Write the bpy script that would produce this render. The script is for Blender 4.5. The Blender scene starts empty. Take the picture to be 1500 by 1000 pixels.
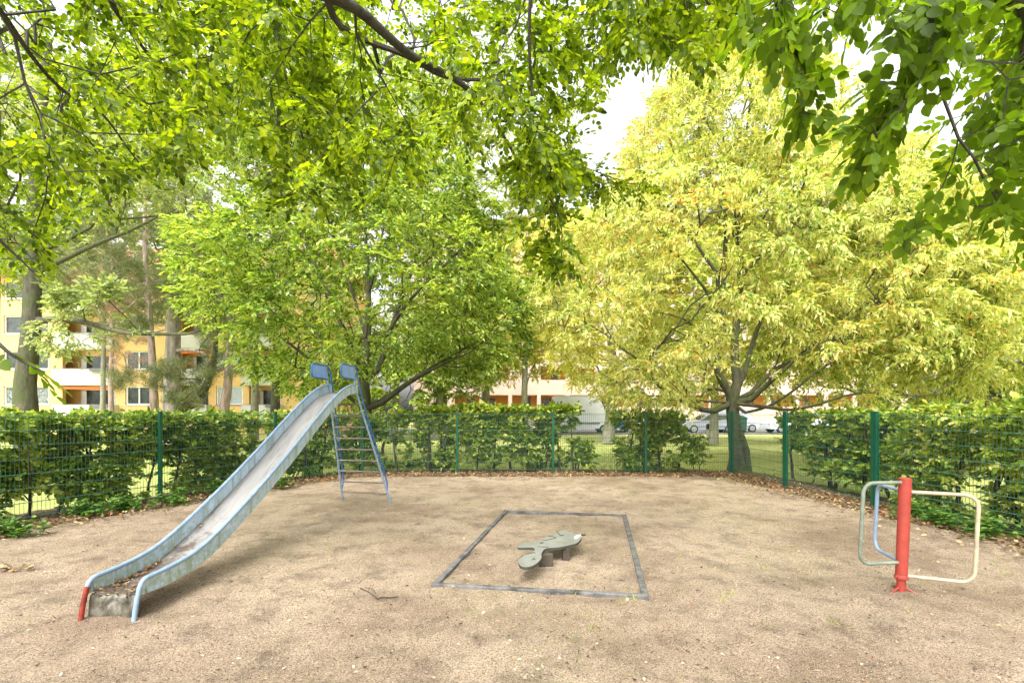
import bpy, math, random
import numpy as np
from math import radians as R
from mathutils import Vector, noise as mnoise
random.seed(7)
RNG = np.random.default_rng(11)
SC = bpy.context.scene
COL = SC.collection
# ---------------------------------------------------------------- camera
F, CX, HY, H = 718.0, 750.0, 603.0, 1.65      # focal length and horizon in pixels of a 1500 wide picture, eye height
cd = bpy.data.cameras.new('camera'); cam = bpy.data.objects.new('camera', cd); COL.objects.link(cam)
cam.location = (0, 0, H); cam.rotation_euler = (R(90), 0, 0)
cd.sensor_width = 36; cd.lens = F/1500*36; cd.shift_y = (HY-500)/1500; cd.clip_end = 800; cd.clip_start = 0.05
SC.camera = cam
# ---------------------------------------------------------------- sky, sun, exposure
SUN_EL, SUN_AZ = R(54), R(-160)                # azimuth from +Y towards +X
W = bpy.data.worlds.new('World'); SC.world = W; W.use_nodes = True
nt = W.node_tree; bg = nt.nodes['Background']
sky = nt.nodes.new('ShaderNodeTexSky'); sky.sky_type = 'NISHITA'; sky.sun_disc = False
sky.sun_elevation = SUN_EL; sky.sun_rotation = SUN_AZ; sky.air_density = 1.6; sky.dust_density = 6; sky.ozone_density = 1
hs = nt.nodes.new('ShaderNodeHueSaturation'); hs.inputs['Saturation'].default_value = 0.10; hs.inputs['Value'].default_value = 1.15
nt.links.new(sky.outputs[0], hs.inputs['Color']); nt.links.new(hs.outputs[0], bg.inputs['Color'])
bg.inputs['Strength'].default_value = 0.15
sl = bpy.data.lights.new('sun', 'SUN'); so = bpy.data.objects.new('sun', sl); COL.objects.link(so)
sl.energy = 0.9; sl.angle = R(26); sl.color = (1, .96, .88)
so.rotation_euler = Vector((math.sin(SUN_AZ)*math.cos(SUN_EL), math.cos(SUN_AZ)*math.cos(SUN_EL), math.sin(SUN_EL))).to_track_quat('Z', 'Y').to_euler()
so.location = (0, 0, 30)
SC.view_settings.view_transform = 'Standard'; SC.view_settings.look = 'None'
SC.view_settings.exposure = 1.52; SC.view_settings.gamma = 1.0
# ---------------------------------------------------------------- helpers
def A(px, py, Y):                              # pixel of the 1500x1000 photograph at depth Y
    return np.array([(px-CX)*Y/F, Y, H-(py-HY)*Y/F])
def G(px, py, z=0.0):                          # pixel on the plane of height z
    return A(px, py, F*(H-z)/(py-HY))
def tag(o, label=None, cat=None, group=None, kind=None):
    if label: o['label'] = label
    if cat: o['category'] = cat
    if group: o['group'] = group
    if kind: o['kind'] = kind
    return o
def empty(name, loc, rz=0):
    o = bpy.data.objects.new(name, None); COL.objects.link(o); o.location = [float(v) for v in loc]
    o.rotation_euler.z = rz; o.empty_display_size = .2
    return o
class MB:
    def __init__(s): s.v = []; s.f = []; s.mi = []
    def add(s, vs, fs, m=0):
        b = len(s.v); s.v += [tuple(map(float, p)) for p in vs]; s.f += [tuple(b+i for i in f) for f in fs]; s.mi += [m]*len(fs)
    def box(s, c, d, rz=0, m=0):
        c = np.array(c, float); hx, hy, hz = d[0]/2, d[1]/2, d[2]/2; co, si = math.cos(rz), math.sin(rz)
        vs = [(c[0]+x*co-y*si, c[1]+x*si+y*co, c[2]+z) for z in (-hz, hz) for x, y in ((-hx,-hy),(hx,-hy),(hx,hy),(-hx,hy))]
        s.add(vs, [(3,2,1,0),(4,5,6,7),(0,1,5,4),(1,2,6,5),(2,3,7,6),(3,0,4,7)], m)
    def tube(s, pts, r, n=8, caps=True, m=0, squash=None):
        pts = np.array(pts, float); k = len(pts)
        rr = np.full(k, r, float) if np.isscalar(r) else np.array(r, float)
        t = np.gradient(pts, axis=0); t /= np.linalg.norm(t, axis=1)[:, None]+1e-9
        u = np.cross(t[0], (0,0,1) if abs(t[0][2]) < .9 else (1,0,0)); u /= np.linalg.norm(u)
        vs = []; an = np.arange(n)*2*math.pi/n
        for i in range(k):
            u = u-t[i]*np.dot(u, t[i]); u /= np.linalg.norm(u)+1e-9; w = np.cross(t[i], u)
            ring = pts[i]+rr[i]*(np.cos(an)[:,None]*u+np.sin(an)[:,None]*w); vs += ring.tolist()
        fs = [(i*n+j, i*n+(j+1)%n, (i+1)*n+(j+1)%n, (i+1)*n+j) for i in range(k-1) for j in range(n)]
        if caps: fs += [tuple(range(n))[::-1], tuple((k-1)*n+j for j in range(n))]
        s.add(vs, fs, m)
    def prism(s, poly, ax, o0, o1, m=0):       # polygon in the plane normal to ax ('x','y','z'), extruded
        def p(a, b, c): return {'x': (c,a,b), 'y': (a,c,b), 'z': (a,b,c)}[ax]
        n = len(poly); vs = [p(a,b,o0) for a,b in poly]+[p(a,b,o1) for a,b in poly]
        s.add(vs, [tuple(range(n))[::-1], tuple(range(n,2*n))]+[(i,(i+1)%n,n+(i+1)%n,n+i) for i in range(n)], m)
    def build(s, name, mats, parent=None, smooth=False, loc=None, bevel=0, seg=2):
        me = bpy.data.meshes.new(name); v = s.v
        if loc is not None: v = (np.array(v)-np.array(loc, float)).tolist()
        me.from_pydata(v, [], s.f)
        for mt in (mats if isinstance(mats, (list, tuple)) else [mats]): me.materials.append(mt)
        me.polygons.foreach_set('material_index', s.mi)
        if smooth: me.polygons.foreach_set('use_smooth', [True]*len(me.polygons))
        me.update(); o = bpy.data.objects.new(name, me); COL.objects.link(o)
        if parent: o.parent = parent
        elif loc is not None: o.location = [float(q) for q in loc]
        if bevel:
            b = o.modifiers.new('bevel', 'BEVEL'); b.width = bevel; b.segments = seg; b.limit_method = 'ANGLE'; b.angle_limit = R(40)
        if smooth:
            try:
                me.set_sharp_from_angle(angle=R(50))
            except Exception: pass
        return o
def smooth_path(p, n=8):                       # Catmull-Rom through the points
    p = np.array(p, float); q = np.vstack([2*p[0]-p[1], p, 2*p[-1]-p[-2]]); out = []
    for i in range(1, len(q)-2):
        for t in np.arange(n)/n:
            a, b, c, d = q[i-1], q[i], q[i+1], q[i+2]
            out.append(.5*((2*b)+(c-a)*t+(2*a-5*b+4*c-d)*t*t+(3*b-a-3*c+d)*t**3))
    out.append(q[-2]); return np.array(out)
# ---------------------------------------------------------------- materials
def newmat(name):
    m = bpy.data.materials.new(name); m.use_nodes = True; n = m.node_tree.nodes; l = m.node_tree.links
    return m, n, l, n['Principled BSDF']
def ramp(n, l, fac, stops, interp='LINEAR'):
    r = n.new('ShaderNodeValToRGB'); r.color_ramp.interpolation = interp; e = r.color_ramp.elements
    while len(e) < len(stops): e.new(.5)
    for q, (p, c) in zip(e, stops): q.position = p; q.color = (*c, 1) if len(c) == 3 else c
    l.new(fac, r.inputs[0]); return r.outputs[0]
def noisen(n, l, scale, detail=4, rough=.6, coord='Object', stretch=None, dist=0):
    tc = n.new('ShaderNodeTexCoord'); t = n.new('ShaderNodeTexNoise'); t.inputs['Scale'].default_value = scale
    t.inputs['Detail'].default_value = detail; t.inputs['Roughness'].default_value = rough; t.inputs['Distortion'].default_value = dist
    src = tc.outputs[coord]
    if stretch:
        mp = n.new('ShaderNodeMapping'); mp.inputs['Scale'].default_value = stretch; l.new(src, mp.inputs[0]); src = mp.outputs[0]
    l.new(src, t.inputs['Vector']); return t.outputs['Fac']
def mix(n, l, f, a, b, mode='MIX'):
    x = n.new('ShaderNodeMix'); x.data_type = 'RGBA'; x.blend_type = mode
    for s, v in ((x.inputs[0], f), (x.inputs[6], a), (x.inputs[7], b)):
        if hasattr(v, 'is_linked') or hasattr(v, 'links'): l.new(v, s)
        elif isinstance(v, (tuple, list)): s.default_value = (*v, 1)
        else: s.default_value = v
    return x.outputs[2]
def bump(n, l, h, strength, dist, b):
    q = n.new('ShaderNodeBump'); q.inputs['Strength'].default_value = strength; q.inputs['Distance'].default_value = dist
    l.new(h, q.inputs['Height']); l.new(q.outputs[0], b.inputs['Normal'])
def plain(name, c, rough=.6, metal=0, var=.12, scale=6, spec=.5, bmp=0, bscale=60):
    m, n, l, b = newmat(name)
    f = noisen(n, l, scale, 5, .65)
    lo = tuple(v*(1-var*1.6) for v in c); hi = tuple(min(1, v*(1+var)) for v in c)
    l.new(ramp(n, l, f, [(.3, lo), (.7, hi)]), b.inputs['Base Color'])
    b.inputs['Roughness'].default_value = rough; b.inputs['Metallic'].default_value = metal
    b.inputs['Specular IOR Level'].default_value = spec
    if bmp: bump(n, l, noisen(n, l, bscale, 3), bmp, .01, b)
    return m
def leafmat(name, stops, trans=.45, rough=.45, clump=1.2, tint=(1.15, 1.1, .55), spec=.4):
    m, n, l, b = newmat(name)
    g = n.new('ShaderNodeNewGeometry'); rp = g.outputs['Random Per Island']
    nz = noisen(n, l, clump, 2, .5)
    ad = n.new('ShaderNodeMath'); ad.operation = 'MULTIPLY_ADD'; l.new(nz, ad.inputs[0]); ad.inputs[1].default_value = .8; ad.inputs[2].default_value = -.34
    r1 = n.new('ShaderNodeMath'); r1.operation = 'MULTIPLY_ADD'; l.new(rp, r1.inputs[0]); r1.inputs[1].default_value = .86; r1.inputs[2].default_value = .06; rp = r1.outputs[0]
    a2 = n.new('ShaderNodeMath'); a2.operation = 'ADD'; a2.use_clamp = True; l.new(rp, a2.inputs[0]); l.new(ad.outputs[0], a2.inputs[1])
    c = ramp(n, l, a2.outputs[0], stops)
    l.new(c, b.inputs['Base Color']); b.inputs['Roughness'].default_value = rough; b.inputs['Specular IOR Level'].default_value = spec
    tr = n.new('ShaderNodeBsdfTranslucent'); l.new(mix(n, l, 1.0, c, tint, 'MULTIPLY'), tr.inputs['Color'])
    mx = n.new('ShaderNodeMixShader'); mx.inputs[0].default_value = trans
    l.new(b.outputs[0], mx.inputs[1]); l.new(tr.outputs[0], mx.inputs[2]); l.new(mx.outputs[0], n['Material Output'].inputs[0])
    return m
def barkmat(name, c0, c1, moss=None, scale=9, zs=.25):
    m, n, l, b = newmat(name)
    f = noisen(n, l, scale, 8, .7, stretch=(1,1,zs), dist=.4)
    c = ramp(n, l, f, [(.3, c0), (.62, c1)])
    if moss: c = mix(n, l, ramp(n, l, noisen(n, l, 2.3, 4), [(.45, (0,0,0)), (.62, (.8,.8,.8))]), c, moss)
    l.new(c, b.inputs['Base Color']); b.inputs['Roughness'].default_value = .9
    bump(n, l, f, .9, .04, b); return m
# foliage
M_BEECH = leafmat('beech_leaf', [(.08, (.032,.062,.004)), (.42, (.10,.165,.007)), (.75, (.22,.30,.013)), (1, (.36,.43,.02))], 0.52, .4, 1.0, (1.95,1.9,.6))
M_BEECHN = leafmat('near_beech_leaf', [(0, (.045,.08,.008)), (.5, (.10,.165,.012)), (.9, (.14,.235,.018)), (1, (.26,.31,.02))], 0.52, .5, .8, (2.25,2.2,.6), .2)
M_HORN = leafmat('hornbeam_leaf', [(.08, (.055,.12,.018)), (.40, (.20,.32,.05)), (.74, (.44,.56,.13)), (1, (.62,.64,.15))], 0.47, .40, .5, (1.3,1.25,.5))
M_HORNY = leafmat('yellow_hornbeam_leaf', [(.06, (.11,.22,.04)), (.30, (.32,.43,.08)), (.62, (.66,.67,.20)), (.975, (.84,.82,.34)), (1, (.74,.38,.10))], 0.45, .45, .45, (1.15,1.12,.6))
M_KEY = leafmat('seed_cluster', [(0, (.55,.60,.18)), (.5, (.78,.76,.32)), (.99, (.86,.81,.40)), (1, (.68,.30,.09))], 0.4, .6, .6, (1.1,1.08,.6))
M_HEDGE = leafmat('hedge_leaf', [(0, (.05,.10,.012)), (.4, (.17,.28,.03)), (.8, (.42,.52,.08)), (1, (.72,.66,.16))], 0.42, .35, 1.6, (1.1,1.1,.5))
M_HEDGEY = leafmat('bright_hedge_leaf', [(0, (.07,.13,.015)), (.45, (.22,.34,.04)), (.8, (.50,.57,.10)), (1, (.86,.77,.25))], 0.42, .35, 1.2, (1.1,1.1,.5))
M_BACK = leafmat('pale_leaf', [(.08, (.16,.23,.08)), (.5, (.36,.44,.17)), (.9, (.60,.63,.26)), (1, (.72,.66,.24))], 0.45, .5, .5, (1.1,1.1,.7))
M_YEL = leafmat('yellow_leaf', [(0, (.45,.50,.11)), (.5, (.66,.66,.18)), (.9, (.78,.70,.24)), (1, (.72,.48,.18))], .42, .5, .5, (1.1,1.1,.7))
M_PINE = leafmat('pine_needle', [(0, (.12,.16,.06)), (.6, (.20,.25,.10)), (.85, (.28,.30,.13)), (1, (.45,.30,.18))], .2, .6, .7, (1,1,.8))
M_PINEB = leafmat('dead_pine_needle', [(0, (.33,.20,.12)), (1, (.58,.40,.28))], .2, .7, .7, (1,1,.8))
M_WEED = leafmat('weed_leaf', [(0, (.05,.13,.03)), (.6, (.12,.26,.05)), (1, (.28,.40,.07))], .35, .4, 2, (1.1,1.1,.5))
M_LITTER = leafmat('dry_leaf', [(0, (.08,.045,.028)), (.4, (.19,.115,.06)), (.75, (.36,.25,.12)), (.97, (.58,.46,.24)), (1, (.45,.14,.04))], .15, .7, 1.5, (1,1,.8))
M_CHIP = leafmat('pale_dry_leaf', [(0, (.045,.03,.02)), (.5, (.10,.065,.04)), (.6, (.30,.20,.12)), (.72, (.55,.46,.31)), (.92, (.68,.60,.44)), (1, (.62,.24,.07))], .1, .7, 1.5, (1,1,.8))
M_GRIT = leafmat('grit', [(0, (.07,.04,.025)), (.35, (.24,.155,.10)), (.7, (.60,.43,.30)), (1, (.85,.70,.55))], .0, .9, 1.5, (1,1,1))
M_GRASS = leafmat('grass_blade', [(0, (.16,.24,.04)), (.5, (.30,.38,.08)), (.9, (.46,.48,.13)), (1, (.55,.42,.16))], .35, .6, .5, (1.1,1.1,.5))
M_BARKD = barkmat('dark_bark', (.02,.017,.012), (.085,.075,.055), (.10,.12,.03))
M_BARKM = barkmat('mossy_bark', (.02,.018,.012), (.12,.11,.075), (.07,.09,.022))
M_BARKB = barkmat('beech_bark', (.018,.015,.012), (.07,.062,.05), None, 14, .5)
M_BARKP = barkmat('pine_bark', (.09,.07,.06), (.50,.43,.39), None, 7, .16)
M_BARKR = barkmat('reddish_pine_bark', (.09,.06,.05), (.44,.33,.28), None, 7, .2)
M_BARKG = barkmat('grey_lime_bark', (.11,.10,.08), (.32,.30,.25), (.17,.19,.08))
M_TWIG = barkmat('hedge_stem_bark', (.025,.02,.014), (.08,.065,.045), None, 20, .4)
# built things
M_POST = plain('fence_green_paint', (.004,.075,.040), .35, 0, .15, 8)
M_WIRE = plain('fence_green_wire', (.045,.13,.09), .4, 0, .2, 10)
M_CAR_RED = plain('red_paint', (.36,.047,.032), .55, 0, .18, 9, .5, .15, 90)
M_CREAM = plain('worn_cream_paint', (.44,.38,.26), .5, 0, .2, 12)
M_GGREY = plain('worn_grey_green_paint', (.20,.235,.185), .5, 0, .25, 12)
M_LBLUE = plain('worn_light_blue_paint', (.24,.34,.48), .45, 0, .15, 12)
M_REDOLD = plain('rusty_red_paint', (.27,.035,.02), .7, 0, .45, 14, .4, .3, 60)
M_BLUE = plain('blue_panel_paint', (.22,.37,.70), .4, 0, .1, 6)
M_DBLUE = plain('blue_rail_paint', (.035,.14,.36), .35, 0, .2, 14)
M_STEELTUBE = plain('worn_rung_steel', (.22,.19,.165), .5, .3, .3, 25)
M_CONC = plain('grey_kerb', (.20,.19,.185), .8, 0, .45, 9, .3, .5, 70)
M_CONCTOP = plain('pale_rubber_kerb', (.15,.145,.14), .75, 0, .5, 7, .3, .5, 70)

def slide_paint(rust=True):
    m, n, l, b = newmat('stained_blue_paint')
    base = ramp(n, l, noisen(n, l, 8, 5), [(.3, (.34,.47,.60)), (.7, (.52,.62,.74))])
    streak = noisen(n, l, 3.2, 5, .6, stretch=(4, 4, .35), dist=.3)
    c = mix(n, l, ramp(n, l, streak, [(.50, (0,0,0)), (.60, (.7,.7,.7))]), base, (.25,.31,.23))
    # moss and rust gather towards the foot of the slide
    tc = n.new('ShaderNodeTexCoord'); sx = n.new('ShaderNodeSeparateXYZ'); l.new(tc.outputs['Object'], sx.inputs[0])
    mr = n.new('ShaderNodeMapRange'); mr.inputs[1].default_value = 1.7; mr.inputs[2].default_value = .1; mr.inputs[3].default_value = 0; mr.inputs[4].default_value = .36; l.new(sx.outputs[2], mr.inputs[0])
    sp = n.new('ShaderNodeMath'); sp.operation = 'ADD'; l.new(mr.outputs[0], sp.inputs[0]); l.new(noisen(n, l, 22, 6, .7), sp.inputs[1])
    c = mix(n, l, ramp(n, l, sp.outputs[0], [(.72, (0,0,0)), (.90, (.7,.7,.7))]), c, (.24,.30,.16))
    mr2 = n.new('ShaderNodeMapRange'); mr2.inputs[1].default_value = .55; mr2.inputs[2].default_value = .2; mr2.inputs[3].default_value = 0; mr2.inputs[4].default_value = .30; l.new(sx.outputs[2], mr2.inputs[0])
    sp2 = n.new('ShaderNodeMath'); sp2.operation = 'ADD'; l.new(mr2.outputs[0], sp2.inputs[0]); l.new(noisen(n, l, 14, 6, .75), sp2.inputs[1])
    if rust: c = mix(n, l, ramp(n, l, sp2.outputs[0], [(.84, (0,0,0)), (.90, (.9,.9,.9))]), c, (.33,.06,.035))
    l.new(c, b.inputs['Base Color']); b.inputs['Roughness'].default_value = .5
    return m
M_SPAINT = slide_paint(); M_SPAINTG = slide_paint(False)
def steel():
    m, n, l, b = newmat('scuffed_slide_steel')
    c = ramp(n, l, noisen(n, l, 3.5, 7, .7, stretch=(5,.6,.6), dist=.6), [(.30, (.22,.20,.19)), (.44, (.36,.34,.335)), (.7, (.46,.44,.44))])
    tc = n.new('ShaderNodeTexCoord'); sx = n.new('ShaderNodeSeparateXYZ'); l.new(tc.outputs['Object'], sx.inputs[0])
    mr = n.new('ShaderNodeMapRange'); mr.inputs[1].default_value = .62; mr.inputs[2].default_value = .16; mr.inputs[3].default_value = 0; mr.inputs[4].default_value = .30; l.new(sx.outputs[2], mr.inputs[0])
    sp = n.new('ShaderNodeMath'); sp.operation = 'ADD'; l.new(mr.outputs[0], sp.inputs[0]); l.new(noisen(n, l, 7, 7, .75), sp.inputs[1])
    c = mix(n, l, ramp(n, l, sp.outputs[0], [(.62, (0,0,0)), (.80, (.9,.9,.9))]), c, (.13,.09,.075))
    l.new(c, b.inputs['Base Color']); b.inputs['Metallic'].default_value = .35; b.inputs['Roughness'].default_value = .42
    return m
M_STEEL = steel()
def dirty_steel():
    m, n, l, b = newmat('streaked_end_plate')
    c = ramp(n, l, noisen(n, l, 9, 8, .75, stretch=(1.2,1.2,.8), dist=.5), [(.38, (.025,.022,.015)), (.52, (.13,.12,.09)), (.72, (.33,.32,.28))])
    l.new(c, b.inputs['Base Color']); b.inputs['Metallic'].default_value = .3; b.inputs['Roughness'].default_value = .5
    return m
M_ENDPL = dirty_steel()
def plate():
    m, n, l, b = newmat('weathered_rider_plate')
    c = ramp(n, l, noisen(n, l, 5, 6, .7), [(.3, (.165,.168,.152)), (.7, (.295,.30,.275))])
    l.new(c, b.inputs['Base Color']); b.inputs['Roughness'].default_value = .38
    return m
M_PLATE = plate(); M_PLATEE = plain('plate_edge', (.05,.055,.04), .7); M_LEGB = plain('shaded_brown_leg', (.07,.055,.038), .8, 0, .4, 12); M_LINE = plain('engraved_line', (.03,.03,.025), .8); M_WORN = plain('worn_white_patch', (.68,.68,.66), .5)  # brown of the legs is darkened, with shadow on the sand painted in
def sand():
    m, n, l, b = newmat('gritty_sand')
    big = noisen(n, l, .55, 6, .62); mid = noisen(n, l, 2.6, 7, .7); fine = noisen(n, l, 70, 5, .8); gr = noisen(n, l, 150, 4, .8)
    c = ramp(n, l, big, [(.33, (.35,.235,.15)), (.44, (.54,.40,.28)), (.58, (.76,.59,.435))])
    c = mix(n, l, ramp(n, l, mid, [(.47, (0,0,0)), (.66, (.75,.75,.75))]), c, (.17,.115,.08))
    c = mix(n, l, ramp(n, l, fine, [(.40, (1,1,1)), (.50, (0,0,0))]), c, (.115,.075,.05))
    c = mix(n, l, ramp(n, l, gr, [(.53, (0,0,0)), (.60, (1,1,1))]), c, (.78,.66,.52))
    tcv = n.new('ShaderNodeTexCoord'); vo = n.new('ShaderNodeTexVoronoi'); vo.inputs['Scale'].default_value = 160; l.new(tcv.outputs['Object'], vo.inputs['Vector'])
    sv = n.new('ShaderNodeSeparateColor'); l.new(vo.outputs['Color'], sv.inputs[0])
    c = mix(n, l, 1.0, c, ramp(n, l, sv.outputs[0], [(0, (.62,.57,.52)), (.25, (.88,.86,.84)), (.75, (1.04,1.03,1.01)), (1, (1.3,1.3,1.28))]), 'MULTIPLY')
    # thin green growth on part of the ground
    gm = n.new('ShaderNodeMath'); gm.operation = 'MULTIPLY'
    l.new(ramp(n, l, noisen(n, l, .42, 3, .5, stretch=(1,1,1)), [(.46, (0,0,0)), (.60, (1,1,1))]), gm.inputs[0])
    l.new(ramp(n, l, noisen(n, l, 14, 6, .8), [(.52, (0,0,0)), (.62, (.8,.8,.8))]), gm.inputs[1])
    c = mix(n, l, gm.outputs[0], c, (.34,.34,.13))
    l.new(c, b.inputs['Base Color']); b.inputs['Roughness'].default_value = .95; b.inputs['Specular IOR Level'].default_value = .2
    a = n.new('ShaderNodeMath'); a.operation = 'ADD'; l.new(fine, a.inputs[0]); l.new(mid, a.inputs[1])
    bump(n, l, a.outputs[0], 1.0, .05, b); return m
M_SAND = sand()
def lawn():
    m, n, l, b = newmat('lawn')
    c = ramp(n, l, noisen(n, l, .35, 6, .65), [(.35, (.33,.37,.09)), (.65, (.52,.53,.17))])
    c = mix(n, l, ramp(n, l, noisen(n, l, 9, 6, .8), [(.45, (0,0,0)), (.65, (.7,.7,.7))]), c, (.20,.27,.05))
    c = mix(n, l, ramp(n, l, noisen(n, l, .5, 7, .8), [(.57, (0,0,0)), (.66, (.7,.7,.7))]), c, (.42,.30,.12))
    l.new(c, b.inputs['Base Color']); b.inputs['Roughness'].default_value = .9
    bump(n, l, noisen(n, l, 40, 4), 1, .05, b); return m
M_LAWN = lawn()
M_SOIL = plain('leafy_soil', (.17,.115,.07), .95, 0, .6, 16, .2, 1, 40)
M_ASPH = plain('asphalt', (.13,.13,.14), .9, 0, .2, 3)
M_WALLY = plain('yellow_render', (.74,.49,.20), .85, 0, .06, .8)
M_WALLP = plain('pinkish_render', (.56,.42,.335), .85, 0, .07, .5)
M_WALLO = plain('orange_render', (.78,.36,.07), .85, 0, .06, .7)
M_WHITE = plain('white_render', (.58,.57,.54), .8, 0, .05, 1)
M_FRAMEW = plain('white_window_frame', (.80,.80,.80), .5)
M_GLASS = plain('dark_window_glass', (.05,.065,.055), .08, 0, .5, 1.2, .9)
M_GLASSP = plain('curtained_window_glass', (.22,.25,.24), .15, 0, .6, 5, .8)
M_BLIND = plain('pale_blind', (.50,.56,.60), .5)
M_AWN = plain('orange_awning', (.76,.20,.05), .7)
M_GREY = plain('grey_box', (.18,.18,.20), .6)
M_ROOF = plain('red_roof_tile', (.45,.16,.09), .8, 0, .2, 3)
M_TYRE = plain('tyre_rubber', (.02,.02,.02), .8); M_RIM = plain('rim_metal', (.45,.45,.46), .35, .7)
M_CWHITE = plain('white_car_paint', (.62,.63,.66), .25, 0, .03, 1); M_CSILV = plain('silver_car_paint', (.50,.52,.55), .3, .3, .04, 1)
M_CDARK = plain('dark_car_paint', (.06,.07,.09), .25, 0, .1, 1); M_CBLUE = plain('blue_car_paint', (.05,.20,.55), .25, 0, .1, 1)
M_CGREY = plain('grey_car_paint', (.25,.27,.30), .3, .2, .04, 1); M_LIGHT = plain('headlight_glass', (.75,.76,.78), .1); M_TAIL = plain('tail_light', (.60,.02,.03), .2)
M_DKG = plain('dark_green_plastic', (.012,.06,.035), .5); M_TERRA = plain('terracotta', (.62,.20,.07), .8)
# ---------------------------------------------------------------- foliage machinery
def nrm(a): return a/(np.linalg.norm(a, axis=-1, keepdims=True)+1e-9)
T_FAR = (np.array([[0,0,0],[.45,.5,.10],[1,0,0],[.45,-.5,.10]]), [(0,1,2),(0,2,3)])
T_MID = (np.array([[0,0,0],[.28,.42,.07],[.68,.42,.04],[1,0,-.05],[.68,-.42,.04],[.28,-.42,.07]]), [(0,1,2,3),(0,3,4,5)])
T_NEAR = (np.array([[0,0,0],[.14,.27,.05],[.36,.49,.08],[.62,.46,.05],[.85,.24,.0],[1,0,-.08],[.85,-.24,0],[.62,-.46,.05],[.36,-.49,.08],[.14,-.27,.05],[.5,0,-.02]]),
          [(0,1,2,10),(10,2,3,4),(10,4,5),(0,10,8,9),(10,6,7,8),(10,5,6)])
T_NEEDLE = (np.array([[0,.5,0],[0,-.5,0],[1,0,0]]), [(0,1,2)])
def leaves_mesh(name, P, T, N, L, Wd, tmpl, mat, parent=None, base=None, mask=None):
    P = np.asarray(P); T = nrm(np.asarray(T)); S = nrm(np.cross(N, T)); N = np.cross(T, S); L = np.broadcast_to(L, (len(P),)); Wd = np.broadcast_to(Wd, (len(P),))
    tv, tf = tmpl; k = len(tv); n = len(P)
    V = P[:,None,:]+(L[:,None]*tv[None,:,0])[:,:,None]*T[:,None,:]+(Wd[:,None]*tv[None,:,1])[:,:,None]*S[:,None,:]+(L[:,None]*tv[None,:,2])[:,:,None]*N[:,None,:]
    V = V.reshape(-1, 3)
    if base is not None: V = V-np.array(base)
    flat = np.array([i for f in tf for i in f]); tot = np.array([len(f) for f in tf])
    loops = (np.arange(n)[:,None]*k+flat[None,:]).ravel(); tots = np.tile(tot, n); starts = np.concatenate([[0], np.cumsum(tots)[:-1]])
    me = bpy.data.meshes.new(name); me.vertices.add(len(V)); me.vertices.foreach_set('co', V.astype(np.float32).ravel())
    me.loops.add(len(loops)); me.loops.foreach_set('vertex_index', loops.astype(np.int32))
    me.polygons.add(len(tots)); me.polygons.foreach_set('loop_start', starts.astype(np.int32)); me.polygons.foreach_set('loop_total', tots.astype(np.int32))
    me.update(calc_edges=True); me.materials.append(mat)
    o = bpy.data.objects.new(name, me); COL.objects.link(o)
    if parent: o.parent = parent
    return o
def sprays(P, D, Nn, length, nleaf, L, W, rng, ang=48, jit=.35, droop=.15, hang=0.0):
    """leafy twigs: leaves set alternately along each twig in its plane"""
    n = len(P); D = nrm(D); S = nrm(np.cross(Nn, D)); Nn = np.cross(D, S)
    oP, oT, oN = [], [], []
    ln = length*rng.uniform(.7, 1.25, n)
    for i in range(nleaf):
        t = (i+.6)/nleaf; sd = 1 if i % 2 else -1
        pos = P+D*(ln*t)[:,None]; pos[:,2] -= droop*ln*t*t
        a = np.radians(ang*(1-.75*t*t)+rng.normal(0, 9, n)) if i < nleaf-1 else np.zeros(n)
        T = D*np.cos(a)[:,None]+sd*S*np.sin(a)[:,None]; T[:,2] -= droop*.8+hang
        T = T+rng.normal(0, jit*.35, (n,3)); N = Nn+rng.normal(0, jit, (n,3))
        oP.append(pos); oT.append(T); oN.append(N)
    P = np.concatenate(oP); m = len(P); sc = rng.uniform(.72, 1.2, m)
    return P, np.concatenate(oT), np.concatenate(oN), L*sc, W*sc
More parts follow.
